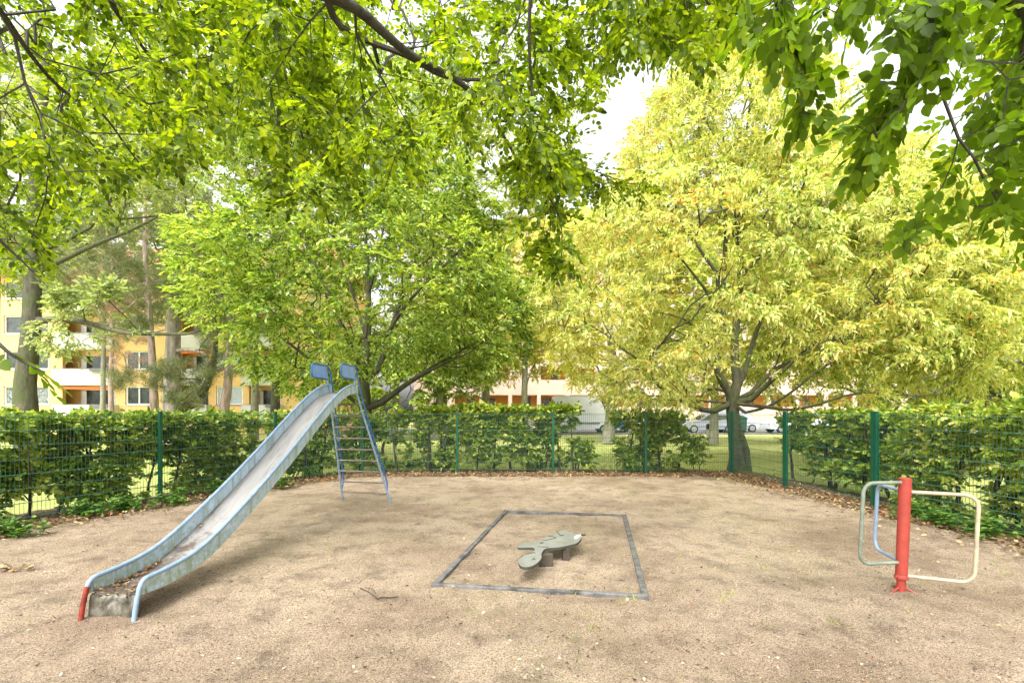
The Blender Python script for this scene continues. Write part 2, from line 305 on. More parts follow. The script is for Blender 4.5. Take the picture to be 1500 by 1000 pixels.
class Skel:
    def __init__(s): s.p = []; s.par = []; s.len = []; s.limb = []
    def add_limb(s, pts, rad, parent=-1):
        pts = np.array(pts, float); ids = []
        if parent >= 0 and isinstance(parent, int): pass
        for q, r in zip(pts, rad):
            i = len(s.p); s.p.append(q); s.par.append(parent); s.limb.append(r)
            s.len.append(0 if parent < 0 else s.len[parent]+np.linalg.norm(q-s.p[parent])); parent = i; ids.append(i)
        return ids
    def nearest(s, q): return int(np.argmin(np.linalg.norm(np.array(s.p)-np.array(q), axis=1)))
    def grow(s, targets, rng, step=.35, a=.25, back=.5, lift=.12, first=None):
        P = np.zeros((len(s.p)+len(targets)*40, 3)); n = len(s.p); P[:n] = s.p
        Ln = np.zeros(len(P)); Ln[:n] = s.len; Dr = np.zeros((len(P), 3)); Dr[:,2] = .001
        for i in range(n):
            if s.par[i] >= 0: Dr[i] = P[i]-P[s.par[i]]
        Dr[:n] = nrm(Dr[:n])
        d0 = np.min(np.linalg.norm(targets[:,None,:]-P[None,:n,:], axis=2), axis=1) if n < 3000 else np.zeros(len(targets))
        for k in np.argsort(d0):
            t = targets[k]; v = t-P[:n]; d = np.linalg.norm(v, axis=1)+1e-6
            cs = np.sum(v*Dr[:n], axis=1)/d
            cost = d*(1+back*(1-cs))+a*Ln[:n]
            if first is not None: cost[:first] += 1e3
            j = int(np.argmin(cost)); dist = d[j]; m = max(1, min(38, int(dist/step+.5)))
            c = P[j]+Dr[j]*dist*.38+np.array([0,0,lift*dist]); prev = j
            for q in range(1, m+1):
                u = q/m; pt = (1-u)**2*P[j]+2*u*(1-u)*c+u*u*t
                if q < m: pt = pt+rng.normal(0, .06*step, 3)
                if n >= len(P): return
                P[n] = pt; s.p.append(pt); s.par.append(prev); s.limb.append(0); Dr[n] = nrm(pt-P[prev]); Ln[n] = Ln[prev]+np.linalg.norm(pt-P[prev]); s.len.append(Ln[n]); prev = n; n += 1
    def finish(s, rtip=.006, ex=.45):
        n = len(s.p); w = np.zeros(n); ch = [[] for _ in range(n)]
        for i in range(n):
            if s.par[i] >= 0: ch[s.par[i]].append(i)
        for i in range(n-1, -1, -1):
            if not ch[i]: w[i] += 1
            if s.par[i] >= 0: w[s.par[i]] += w[i]
        r = rtip*w**ex; s.w = w; s.ch = ch
        for i in range(n):
            if s.limb[i] > 0: r[i] = s.limb[i]
            elif s.par[i] >= 0: r[i] = min(r[i], .8*r[s.par[i]] if s.limb[s.par[i]] > 0 else r[s.par[i]])
        s.r = r; return s
    def wood(s, mb, rmin=0, big=10, small=4):
        roots = [i for i in range(len(s.p)) if s.par[i] < 0]; st = [(r, -1) for r in roots]
        while st:
            i, par = st.pop(); path = [i]
            while s.ch[i]:
                c = s.ch[i]
                lim = [q for q in c if s.limb[q] > 0] if s.limb[i] > 0 else []
                nx = max(lim, key=lambda q: s.limb[q]) if lim else max(c, key=lambda q: s.w[q])
                st += [(q, i) for q in c if q != nx]; path.append(nx); i = nx
            ids = ([par] if par >= 0 else [])+path
            rr = [s.r[q] for q in ids]
            if par >= 0: rr[0] = min(rr[0], rr[1]*1.15)
            if rr[1 if len(rr) > 1 else 0] < rmin: continue
            if len(ids) < 2: continue
            nn = big if max(rr) > .05 else (6 if max(rr) > .02 else small)
            mb.tube([s.p[q] for q in ids], rr, nn, caps=max(rr) > .02)
def clumpfield(seed, f):
    g = np.random.default_rng(seed); K = g.normal(0, f, (14,3)); ph = g.uniform(0, 6.28, 14)
    return lambda P: np.sin(P@K.T+ph).sum(1)/3.7
def crown_pts(n, c, rad, rng, shell=.5, cl=None, thr=-.4, zmin=None, taper=0, pw=1):
    out = []; c = np.array(c, float); rad = np.array(rad, float)
    while len(out) < n:
        v = nrm(rng.normal(0, 1, (n*2, 3))); u = rng.uniform(0, 1, n*2)**(1/3.0); u = shell+(1-shell)*u if shell else u
        P = v*u[:,None]
        if taper: s = 1-taper*np.clip(P[:,2], -1, 1); P[:,0] *= s; P[:,1] *= s
        P = c+P*rad; keep = np.ones(len(P), bool)
        if cl is not None: keep &= cl(P) > thr
        if zmin is not None: keep &= P[:,2] > zmin
        out += list(P[keep])
    return np.array(out[:n])
def leaf_sites(sk, rng, wmax=3, per=1):
    """thin nodes carry leafy twigs"""
    P, D = [], []
    for i in range(len(sk.p)):
        if sk.par[i] >= 0 and sk.w[i] <= wmax and sk.limb[i] == 0:
            for _ in range(per): P.append(sk.p[i]); D.append(np.array(sk.p[i])-np.array(sk.p[sk.par[i]]))
    return np.array(P), nrm(np.array(D))
def spray_dirs(D, rng, centre=None, P=None, side=.9, down=.1, out=.4):
    n = len(D); X = D+rng.normal(0, side, (n,3))*np.array([1,1,.45])
    if centre is not None: X = X+out*nrm((P-np.array(centre))*np.array([1,1,.3]))
    X[:,2] -= down; return nrm(X)
# ================================================================= STRUCTURE: ground
def sand_h(x, y):
    return .034*mnoise.noise((x*.55, y*.55, 0))+.018*mnoise.noise((x*1.9, y*1.9, 3))+.020*mnoise.noise((x*4.5, y*4.5, 7))-.045*math.exp(-((x+3.3)**2+(y-3.45)**2)/.25)-.03*math.exp(-((math.hypot(x-3.54,y-4.47)-.75)**2)/.05)
FENCE = [(-9.18,1.82),(-8.23,4.14),(-7.28,6.46),(-6.33,8.78),(-5.38,11.10),(-3.95,12.9),(-1.44,12.95),(1.08,12.95),(3.52,12.95),(5.80,12.90),(5.94,10.58),(6.21,8.34),(6.50,5.90),(6.79,3.46),(7.08,1.02)]
def inside(x, y):
    poly = FENCE+[(7.08,-5),(-9.18,-5)]; c = False; j = len(poly)-1
    for i in range(len(poly)):
        xi, yi = poly[i]; xj, yj = poly[j]
        if (yi > y) != (yj > y) and x < (xj-xi)*(y-yi)/(yj-yi)+xi: c = not c
        j = i
    return c
def fdist(x, y):
    best = 9e9
    for (x0,y0),(x1,y1) in zip(FENCE[:-1], FENCE[1:]):
        dx, dy = x1-x0, y1-y0; t = max(0, min(1, ((x-x0)*dx+(y-y0)*dy)/(dx*dx+dy*dy)))
        best = min(best, math.hypot(x-x0-t*dx, y-y0-t*dy))
    return best
mb = MB(); mb.add([(-300,-60,-.06),(300,-60,-.06),(300,500,-.06),(-300,500,-.06)], [(0,1,2,3)])
tag(mb.build('lawn', M_LAWN), kind='structure')
def sheet(name, x0, x1, y0, y1, step, mat, hf, keep):
    nx, ny = int((x1-x0)/step)+1, int((y1-y0)/step)+1
    vs = [(x0+i*step, y0+j*step, hf(x0+i*step, y0+j*step)) for j in range(ny) for i in range(nx)]
    fs = [(j*nx+i, j*nx+i+1, (j+1)*nx+i+1, (j+1)*nx+i) for j in range(ny-1) for i in range(nx-1) if keep(x0+(i+.5)*step, y0+(j+.5)*step)]
    m = MB(); m.add(vs, fs); o = m.build(name, mat, smooth=True); return tag(o, kind='structure')
sheet('sand', -11, 9.6, -5, 14.2, .065, M_SAND, lambda x, y: sand_h(x, y)+.0,
      lambda x, y: inside(x, y) and fdist(x, y) > .12+.10*mnoise.noise((x*1.3, y*1.3, 9)))
sheet('leafy_soil', -12, 9.8, -5, 15, .12, M_SOIL, lambda x, y: sand_h(x, y)-.012+(.05*max(0, 1-fdist(x, y)/.5)),
      lambda x, y: fdist(x, y) < (.62 if inside(x, y) else 1.1)+.25*mnoise.noise((x*1.1, y*1.1, 5)))
mb = MB(); mb.add([(-16,37,-.03),(80,37,-.03),(80,48.5,-.03),(-16,48.5,-.03)], [(0,1,2,3)]); tag(mb.build('road', M_ASPH), kind='structure')
mb = MB(); mb.box((32,36.9,-.01), (96,.14,.16)); tag(mb.build('kerb', M_CONC, bevel=.01), kind='structure')
# ================================================================= buildings
def window(parent, x0, x1, z0, z1, y, glass=M_GLASS, mull=1, blind=False):
    f = MB(); t = .09
    f.box(((x0+x1)/2, y, z0+t/2), (x1-x0, .10, t)); f.box(((x0+x1)/2, y, z1-t/2), (x1-x0, .10, t))
    for x in [x0+t/2, x1-t/2]+[x0+(x1-x0)*(k+1)/(mull+1) for k in range(mull)]: f.box((x, y-.003, (z0+z1)/2), (t, .10, z1-z0-2*t-.004))
    w = f.build('window', M_FRAMEW, parent)
    g = MB(); g.box(((x0+x1)/2, y+.05, (z0+z1)/2), (x1-x0-.1, .03, z1-z0-.1)); g.build('pane', glass, w)
    s = MB(); s.box(((x0+x1)/2, y-.10, z0-.04), (x1-x0+.16, .2, .06)); s.build('sill', M_GREY if glass is M_BLIND else M_WHITE, w)
    if blind:
        b = MB()
        for k in range(int((z1-z0-.2)/.11)): b.box(((x0+x1)/2, y+.02, z0+.14+k*.11), (x1-x0-.2, .02, .07))
        b.build('blind', M_BLIND, w)
def wall_with_holes(mb, x0, x1, z0, z1, y, holes, th=.3):
    xs = sorted({x0, x1, *[h[0] for h in holes], *[h[1] for h in holes]}); zs = sorted({z0, z1, *[h[2] for h in holes], *[h[3] for h in holes]})
    for a, b in zip(xs[:-1], xs[1:]):
        run = None
        for c, d in zip(zs[:-1], zs[1:]):
            solid = not any(h[0] <= (a+b)/2 <= h[1] and h[2] <= (c+d)/2 <= h[3] for h in holes)
            if solid: run = (run[0], d) if run else (c, d)
            if (not solid or d == zs[-1]) and run:
                mb.box(((a+b)/2, y+th/2, (run[0]+run[1])/2), (b-a, th, run[1]-run[0])); run = None
def yellow_block():
    Y = 38.6; base = np.array([-32., Y, -.06]); e = empty('apartment_building', base)
    tag(e, 'yellow rendered apartment block with white balconies and orange awnings behind the pines', 'building')
    loc = lambda x: x+32.0
    wins = [(-45.2,-41.8),(-40.05,-36.5),(-30.45,-28.4),(-23.3,-21.2)]; bays = [(-35.4,-31.2),(-26.1,-23.9),(-20.7,-18.2),(-49.5,-46.5)]
    holes = []; x0, x1 = -52, -14.6
    for k in range(4):
        z = 2.26+2.78*k
        holes += [(loc(a), loc(b), z, z+1.46) for a, b in wins]+[(loc(a), loc(b), z-.9, z+1.5) for a, b in bays]
    w = MB(); wall_with_holes(w, loc(x0), loc(x1), -.1, 12.6, 0, holes)
    w.box((loc((x0+x1)/2), 6.4, 6.2), (x1-x0-.02, 9.9, 12.5)); w.build('wall', M_WALLY, e)
    rf = MB(); rf.prism([(-.7,12.55),(5.5,16.4),(11.7,12.55)], 'x', loc(x0)-.4, loc(x1)+.4); rf.build('roof', M_ROOF, e)
    for k in range(4):
        z = 2.26+2.78*k
        for j, (a, b) in enumerate(wins):
            bl = (j == 3 and k < 2)
            window(e, loc(a)+.02, loc(b)-.02, z+.01, z+1.45, .14, M_BLIND if bl else (M_GLASSP if j == 1 and k == 0 else M_GLASS), 1, bl)
        for j, (a, b) in enumerate(bays):
            a, b = loc(a), loc(b); wd = b-a
            bal = MB(); bal.box(((a+b)/2, -.62, z-.57), (wd+.5, .12, 1.12)); bal.box((a-.19, -.30, z-.57), (.12, .56, 1.12)); bal.box((b+.19, -.30, z-.57), (.12, .56, 1.12)); bal.box(((a+b)/2, -.25, z-1.20), (wd+.5, .8, .14))
            o = bal.build('balcony', M_WHITE, e)
            r = MB(); r.box(((a+b)/2, -.62, z+.02), (wd+.52, .16, .04)); r.build('rail', M_GREY, o)
            fb = MB(); fb.box((a+wd*.85, -.80, z-.10), (wd*.34, .2, .2)); fb.build('flower_box', M_GREY, o)
            g = MB(); g.box((a+wd*.36, 1.40, z+.2), (wd*.44, .05, 2.0)); g.build('window', M_GLASS, e)
            d = MB(); d.box((a+wd*.80, 1.38, z+.16), (wd*.34, .06, 1.95)); d.build('door', M_FRAMEW, e); d = MB(); d.box((a+wd*.12, 1.38, z+.16), (wd*.10, .06, 1.95)); d.build('door_frame', M_FRAMEW, e)
            if (j, k) in ((0,0),(1,1),(2,2),(3,1)):
                aw = MB(); aw.box(((a+b)/2, -.2, z+1.33), (wd-.04, .5, .22)); aw.build('awning', M_AWN, e)
yellow_block()
def pink_block():
    Y = 52.0; base = np.array([20., Y, -.06]); e = empty('apartment_building', base)
    tag(e, 'tall pale pink apartment block with orange recessed loggias beyond the parked cars', 'building')
    loc = lambda px: (px-CX)*Y/F-20
    x0, x1 = loc(606), loc(1330); holes = []; bay = 3.05; n = int((x1-loc(662))/bay)
    for k in range(7):
        z = 2.25+2.85*k
        for i in range(n):
            a = loc(662)+i*bay
            if (i % 3 != 2) or k == 0: holes.append((a+.28, a+bay-.12, z, z+1.25))
    w = MB(); wall_with_holes(w, x0, x1, -.1, 21.3, 0, holes); w.build('wall', M_WALLP, e)
    bw = MB(); bw.box(((x0+x1)/2, 1.75, 10.5), (x1-x0-.7, .3, 21.0)); bw.box(((x0+x1)/2, 7.0, 10.5), (x1-x0-.7, 10, 21)); bw.build('loggia_wall', M_WALLO, e)
    fl = MB()
    for k in range(8): fl.box(((x0+x1)/2, .95, 1.1+2.85*k), (x1-x0-.7, 1.28, .2))
    fl.build('loggia_floor', M_WHITE, e)
    rf = MB(); rf.box(((x0+x1)/2, 5.8, 21.6), (x1-x0+.8, 12.8, .5)); rf.build('roof', M_ROOF, e)
    random.seed(3)
    for k in range(7):
        z = 2.25+2.85*k
        for i in range(n):
            a = loc(662)+i*bay
            if (i % 3 != 2) or k == 0:
                if k > 4 and i > 12: continue
                g = MB()
                if (i+k) % 2: g.box((a+1.0, 1.57, z+.45), (1.0, .05, 1.0)); g.build('window', M_GLASSP, e)
                else: g.box((a+1.9, 1.57, z+.1), (.85, .05, 2.0)); g.build('door', M_GREY if i % 4 else M_BARKR, e)
    d = MB()
    for px in (636, 706, 1062): d.tube([(loc(px), -.08, 0), (loc(px), -.08, 21)], .06, 6)
    d.build('downpipe', M_GREY, e)
pink_block()
# ================================================================= fence
def fence():
    e = empty('mesh_fence', (0,0,0)); tag(e, 'green double-wire mesh fence running round the playground in front of the hedges', 'fence')
    ZB, ZT = .13, 1.60
    for i, (p, q) in enumerate(zip(FENCE[:-1], FENCE[1:])):
        p = np.array([*p,0.]); q = np.array([*q,0.]); d = q-p; Ln = np.linalg.norm(d); d /= Ln; nn = np.array([-d[1], d[0], 0])
        m = MB(); n = int(Ln/.05)
        for k in range(n+1):
            c = p+d*(k*Ln/n); m.tube([c+[0,0,ZB-.02], c+[0,0,ZT+.03]], 0.0031, 3, caps=False)
        for k in range(8):
            z = ZB+k*.2075
            for s in (-1, 1): m.tube([p+nn*.007*s+[0,0,z], q+nn*.007*s+[0,0,z]], .0046, 4, caps=False)
        m.build('mesh_panel', M_WIRE, e)
    for i, p in enumerate(FENCE):
        a = np.array(FENCE[max(i-1,0)]); b = np.array(FENCE[min(i+1,len(FENCE)-1)]); t = b-a; ang = math.atan2(t[1], t[0])
        out = np.array([math.sin(ang), -math.cos(ang)]) ; out = -out if i < 0 else out
        m = MB(); w = .11 if i in (9,10,11) else .06
        c = np.array(p)+out*.045; h = 1.66
        if i in (9,10,11):
            u = np.array([math.cos(ang), math.sin(ang)])
            m.box((*(c-u*.034), h/2-.1), (.06, .05, h+.2), ang); m.box((*(c+u*.034), h/2-.1), (.06, .05, h+.2), ang)
        else: m.box((*c, h/2-.1), (.06, .05, h+.2), ang)
        po = m.build('post', M_POST, e, bevel=.006)
        k = MB()
        for z in (.35, .76, 1.18, 1.57): k.box((*(np.array(p)+out*.004), z), (.045, .03, .035), ang)
        k.build('clamp', M_WIRE, po)
fence()
# ================================================================= trees
def plant(name, label, cat, base, sk, bark, crown, group=None, rtip=.006, ex=.45, rmin=0):
    """crown: list of (part name, (P,T,N,L,W), template, material)"""
    e = empty(name, base); tag(e, label, cat, group)
    sk.finish(rtip, ex) if not hasattr(sk, 'w') else None
    mb = MB(); sk.wood(mb, rmin); mb.build('trunk' if 'hedge' not in name else 'stems', bark, e, smooth=True, loc=base)
    for nm, (P,T,N,L,Wd), tm, mt in crown:
        o = leaves_mesh(nm, P, T, N, L, Wd, tm, mt, e, base)
        if nm == 'seed_clusters': o['kind'] = 'stuff'
    return e
def up(n, rng, tilt=.35):
    N = np.tile(np.array([0,0,1.]), (n,1))+rng.normal(0, tilt, (n,3)); return nrm(N)

def overhead_beech():
    rng = np.random.default_rng(5); sk = Skel(); base = np.array([-1.6,-2.6,0.])
    tr = sk.add_limb([base, base+[.02,.03,1.2], base+[.0,.1,2.6], base+[.1,.2,4.2], base+[.1,.3,6.0], base+[.2,.4,8.2]], [.34,.27,.25,.22,.18,.12]); NT = 1
    def L(pts, r0, r1, par):
        P = smooth_path([A(*q) if q[1] is not None else q for q in pts], 4); return sk.add_limb(P, np.linspace(r0, r1, len(P)), par)
    l1 = L([(300,-330,1.6),(420,-40,3.2),(520,12,3.7),(600,80,4.1),(680,126,4.5),(735,195,4.8),(775,268,5.1)], .056, .010, tr[3])
    l2 = L([(470,-40,3.9),(500,40,4.2),(595,82,4.5),(650,112,4.7),(715,118,4.9)], .035, .015, l1[3])
    l3 = L([(-250,-300,2.2),(-60,-60,3.2),(5,22,3.7),(50,87,4.1),(93,133,4.4),(150,168,4.8),(187,217,5.1),(233,277,5.4)], .028, .006, tr[3])
    l4 = L([(120,-120,3.6),(163,3,4.2),(200,57,4.5),(233,100,4.8),(290,170,5.2)], .03, .006, tr[4])
    l5 = L([(190,-60,4.4),(227,0,4.7),(283,63,5.1),(330,130,5.4)], .03, .006, l4[2])
    l6 = L([(380,-40,4.2),(403,33,4.4),(420,117,4.5),(443,200,4.6),(452,250,4.7)], .018, .005, l1[4])
    l7 = L([(900,-300,2.4),(1180,-120,2.0),(1360,-30,2.1),(1497,7,2.3),(1500,90,2.4),(1482,144,2.5),(1475,205,2.6)], .045, .006, tr[3])
    l8 = L([(1300,-60,2.0),(1364,22,2.0),(1345,90,2.1),(1313,137,2.2),(1291,184,2.3),(1266,227,2.4)], .014, .004, l7[6])
    l9 = L([(1100,-140,2.2),(1137,0,2.3),(1147,32,2.35),(1155,65,2.4),(1180,108,2.45),(1176,165,2.5)], .014, .004, l7[3])
    l10 = L([(800,-200,3.4),(780,-40,3.8),(775,60,4.0),(780,150,4.2),(778,240,4.3),(820,320,4.6),(822,395,4.6)], .02, .004, l1[6])
    l11 = L([(780,180,5.3),(810,225,5.5),(870,250,5.7),(940,275,5.8)], .012, .004, l1[-6])
    l12 = L([(930,-160,4.0),(1000,-40,4.8),(1060,30,5.2),(1090,70,5.4)], .02, .005, l7[1])
    l13 = L([(-200,300,2.4),(-60,440,2.2),(0,505,2.1),(35,530,2.1),(66,545,2.1)], .014, .0025, l3[3])
    l14 = L([(-160,150,3.0),(-20,330,3.6),(30,380,3.8),(70,420,3.9)], .02, .004, l3[5])
    # lower edge of the canopy in the picture
    ex = [0,60,120,200,300,380,450,520,580,640,700,760,820,860,900,960,1020,1080]
    ey = [380,400,310,270,225,190,250,290,280,225,195,240,300,140,70,65,90,55]
    LP = [(560,46),(600,80),(640,103),(680,126),(708,158),(735,195),(755,231),(775,268),(50,87),(93,133),(122,150),(150,168),(170,193),(187,217),(210,247),(500,40),(547,60),(595,82),(625,97),(520,20)]
    cl = clumpfield(8, 1.3); T = []
    while len(T) < 1500:
        px = rng.uniform(-160, 1080); low = np.interp(px, ex, ey); py = low-(low+170)*rng.uniform(0, 1)**.85
        Y = rng.uniform(3.8, 7.6); q = A(px, py, Y)
        if cl(q[None])[0] < -.32+.25*(px > 600): continue
        if Y < 5.0 and min(math.hypot(px-a, py-b) for a, b in LP) < 20: continue
        T.append(q)
    T = np.array(T)
    far = np.array([[rng.uniform(-8,8), rng.uniform(-5,2.8), rng.uniform(5.2,8.5)] for _ in range(110)])
    tuft = [A(rng.normal(818,13), rng.uniform(180,390), rng.uniform(4.2,4.9)) for _ in range(42)]
    tuft += [A(rng.normal(775,20), rng.uniform(20,330), rng.uniform(3.9,4.6)) for _ in range(34)]
    tuft += [A(rng.uniform(845,950), rng.uniform(235,285), rng.uniform(5.2,5.9)) for _ in range(16)]
    tuft += [A(rng.normal(445,28), rng.uniform(60,300), rng.uniform(4.3,4.9)) for _ in range(46)]
    tuft += [A(rng.uniform(640,760), rng.uniform(20,170), rng.uniform(3.5,4.4)) for _ in range(26)]
    tuft += [A(rng.uniform(900,1150), rng.uniform(-150,75), rng.uniform(3.8,6.2)) for _ in range(90)]
    tuft += [A(rng.uniform(1150,1650), rng.uniform(-220,20), rng.uniform(3.6,5.5)) for _ in range(150)]
    tuft += [A(rng.uniform(1420,1600), rng.uniform(0,250), rng.uniform(3.6,5.0)) for _ in range(50)]
    sk.grow(np.vstack([T, far, np.array(tuft)]), rng, .30, .22, .5, -.02)
    sk.finish(.0035, .42)
    P, D = leaf_sites(sk, rng, 5, 5); n = len(P); X = spray_dirs(D, rng, side=.9, down=.25)
    c1 = sprays(P, X, up(n, rng, .48), .23, 8, .062, .042, rng, 50, .20, .22)
    # near twigs with large leaves on the right
    n0 = len(sk.p); k0 = n0
    near = [A(rng.uniform(1095,1255), rng.uniform(-60,75), rng.uniform(2.0,2.6)) for _ in range(20)]
    near += [A(rng.normal(1172,16), rng.uniform(80,170), rng.uniform(2.3,2.6)) for _ in range(8)]
    for _ in range(26):
        u = rng.uniform(0, 1); near.append(A(1372-110*u+rng.normal(0,17), -20+240*u+rng.normal(0,10), rng.uniform(1.9,2.4)))
    near += [A(rng.uniform(1395,1560), rng.uniform(-60,325), rng.uniform(2.0,2.9)) for _ in range(56)]
    near += [A(rng.uniform(1330,1500), rng.uniform(295,335), rng.uniform(2.3,2.9)) for _ in range(9)]
    near += [A(rng.uniform(1290,1400), rng.uniform(-80,10), rng.uniform(1.7,2.2)) for _ in range(8)]
    w0 = len(sk.p)
    sk2 = Skel(); sk2.p = list(sk.p); sk2.par = list(sk.par); sk2.len = list(sk.len); sk2.limb = list(sk.limb)
    sk2.grow(np.array(near), rng, .11, .25, .5, -.04); sk2.finish(.0022, .42)
    for i in range(w0):
        if sk.limb[i] == 0: sk2.r[i] = sk.r[i]
    idx = [i for i in range(w0, len(sk2.p)) if sk2.w[i] <= 3]
    lim = [i for L_ in (l7[5:], l8[2:], l9[2:], l13[9::4]) for i in L_]
    P = np.array([sk2.p[i] for i in idx+lim]); D = nrm(np.array([np.array(sk2.p[i])-np.array(sk2.p[sk2.par[i]]) for i in idx+lim])); n = len(P)
    X = spray_dirs(D, rng, side=.55, down=.3)
    P = np.repeat(P, 2, 0); X = spray_dirs(np.repeat(D, 2, 0), rng, side=.6, down=.3); n = len(P)
    c2 = sprays(P, X, up(n, rng, .5), .16, 6, .064, .045, rng, 52, .20, .2)
    # beech nuts hanging near the tips
    plant('beech_tree', 'big beech with dark limbs and bright green leaves overhanging the top of the view', 'tree', base, sk2, M_BARKB,
          [('crown', c1, T_MID, M_BEECH), ('low_foliage', c2, T_NEAR, M_BEECHN)])
overhead_beech()

def tree_B():
    rng = np.random.default_rng(21); Y = 15.6; base = G(536, HY+F*H/Y); base[2] = -.05; sk = Skel()
    t = sk.add_limb([base, A(537,640,Y), A(535,600,Y), A(533,560,Y), A(538,500,Y), A(540,430,Y), A(536,350,Y), A(530,270,Y)], [.27,.22,.2,.17,.12,.08,.05,.03])
    def L(pts, r0, r1, par): P = smooth_path([A(*q) for q in pts], 3); sk.add_limb(P, np.linspace(r0, r1, len(P)), par)
    L([(560,590,15.4),(600,560,15.2),(645,535,15),(690,515,14.8)], .085, .02, t[2]); L([(575,575,15.8),(620,545,16.2),(700,500,16.5)], .06, .02, t[2])
    L([(505,575,15.2),(470,540,14.8),(420,500,14.4),(350,450,14)], .07, .02, t[2]); L([(555,540,15.9),(580,460,16.4),(610,380,16.8),(640,300,17)], .09, .02, t[3])
    L([(520,520,15),(480,430,14.6),(440,340,14.4),(400,260,14.4)], .08, .02, t[3]); L([(560,500,15),(600,440,14.4),(650,390,14),(700,340,13.8)], .06, .02, t[4])
    L([(520,440,16),(490,350,16.6),(460,260,17)], .05, .02, t[4]); L([(548,400,15.2),(565,320,14.8),(590,220,14.6)], .045, .015, t[5])
    cl = clumpfield(4, .9)
    c = A(520,370,Y)
    P1 = crown_pts(1700, c+[0,-.2,-.3], (5.3,4.4,4.4), rng, .42, cl, -.30, taper=.18); P1 = P1[P1[:,2] > 2.1+.25*np.abs(P1[:,0]-c[0]-.3)**.5*0]
    # the lower skirt is higher on the right-hand side of the trunk
    P1 = P1[~((P1[:,0] > c[0]+1.2) & (P1[:,2] < 2.5))]
    P1 = np.vstack([P1, crown_pts(300, A(690,430,15.2), (2.2,2.6,3.0), rng, .2, cl, -.3)]); PX = 750+718*P1[:,0]/P1[:,1]; PY = 603-718*(P1[:,2]-1.65)/P1[:,1]; P1 = P1[(PX > np.interp(PY, [200,300,440,520,600], [300,262,255,345,400])) & (PX < 775) & ~((PX > 515) & (PX < 650) & (PY > 538))]
    top = crown_pts(380, A(500,190,16), (3.9,3.4,2.6), rng, .2, cl, -.2)
    sk.grow(np.vstack([P1, top]), rng, .45, .18, .45, .05); sk.finish(.0065, .46)
    P, D = leaf_sites(sk, rng, 5, 7); n = len(P); X = spray_dirs(D, rng, c, P, .9, .22, .5)
    cr = sprays(P, X, up(n, rng, .35), .40, 8, .132, .066, rng, 48, .4, .25, .1)
    plant('hornbeam_tree', 'dark green many-branched hornbeam rising behind the fence and the slide ladder', 'tree', base, sk, M_BARKD, [('crown', cr, T_FAR, M_HORN)])
tree_B()
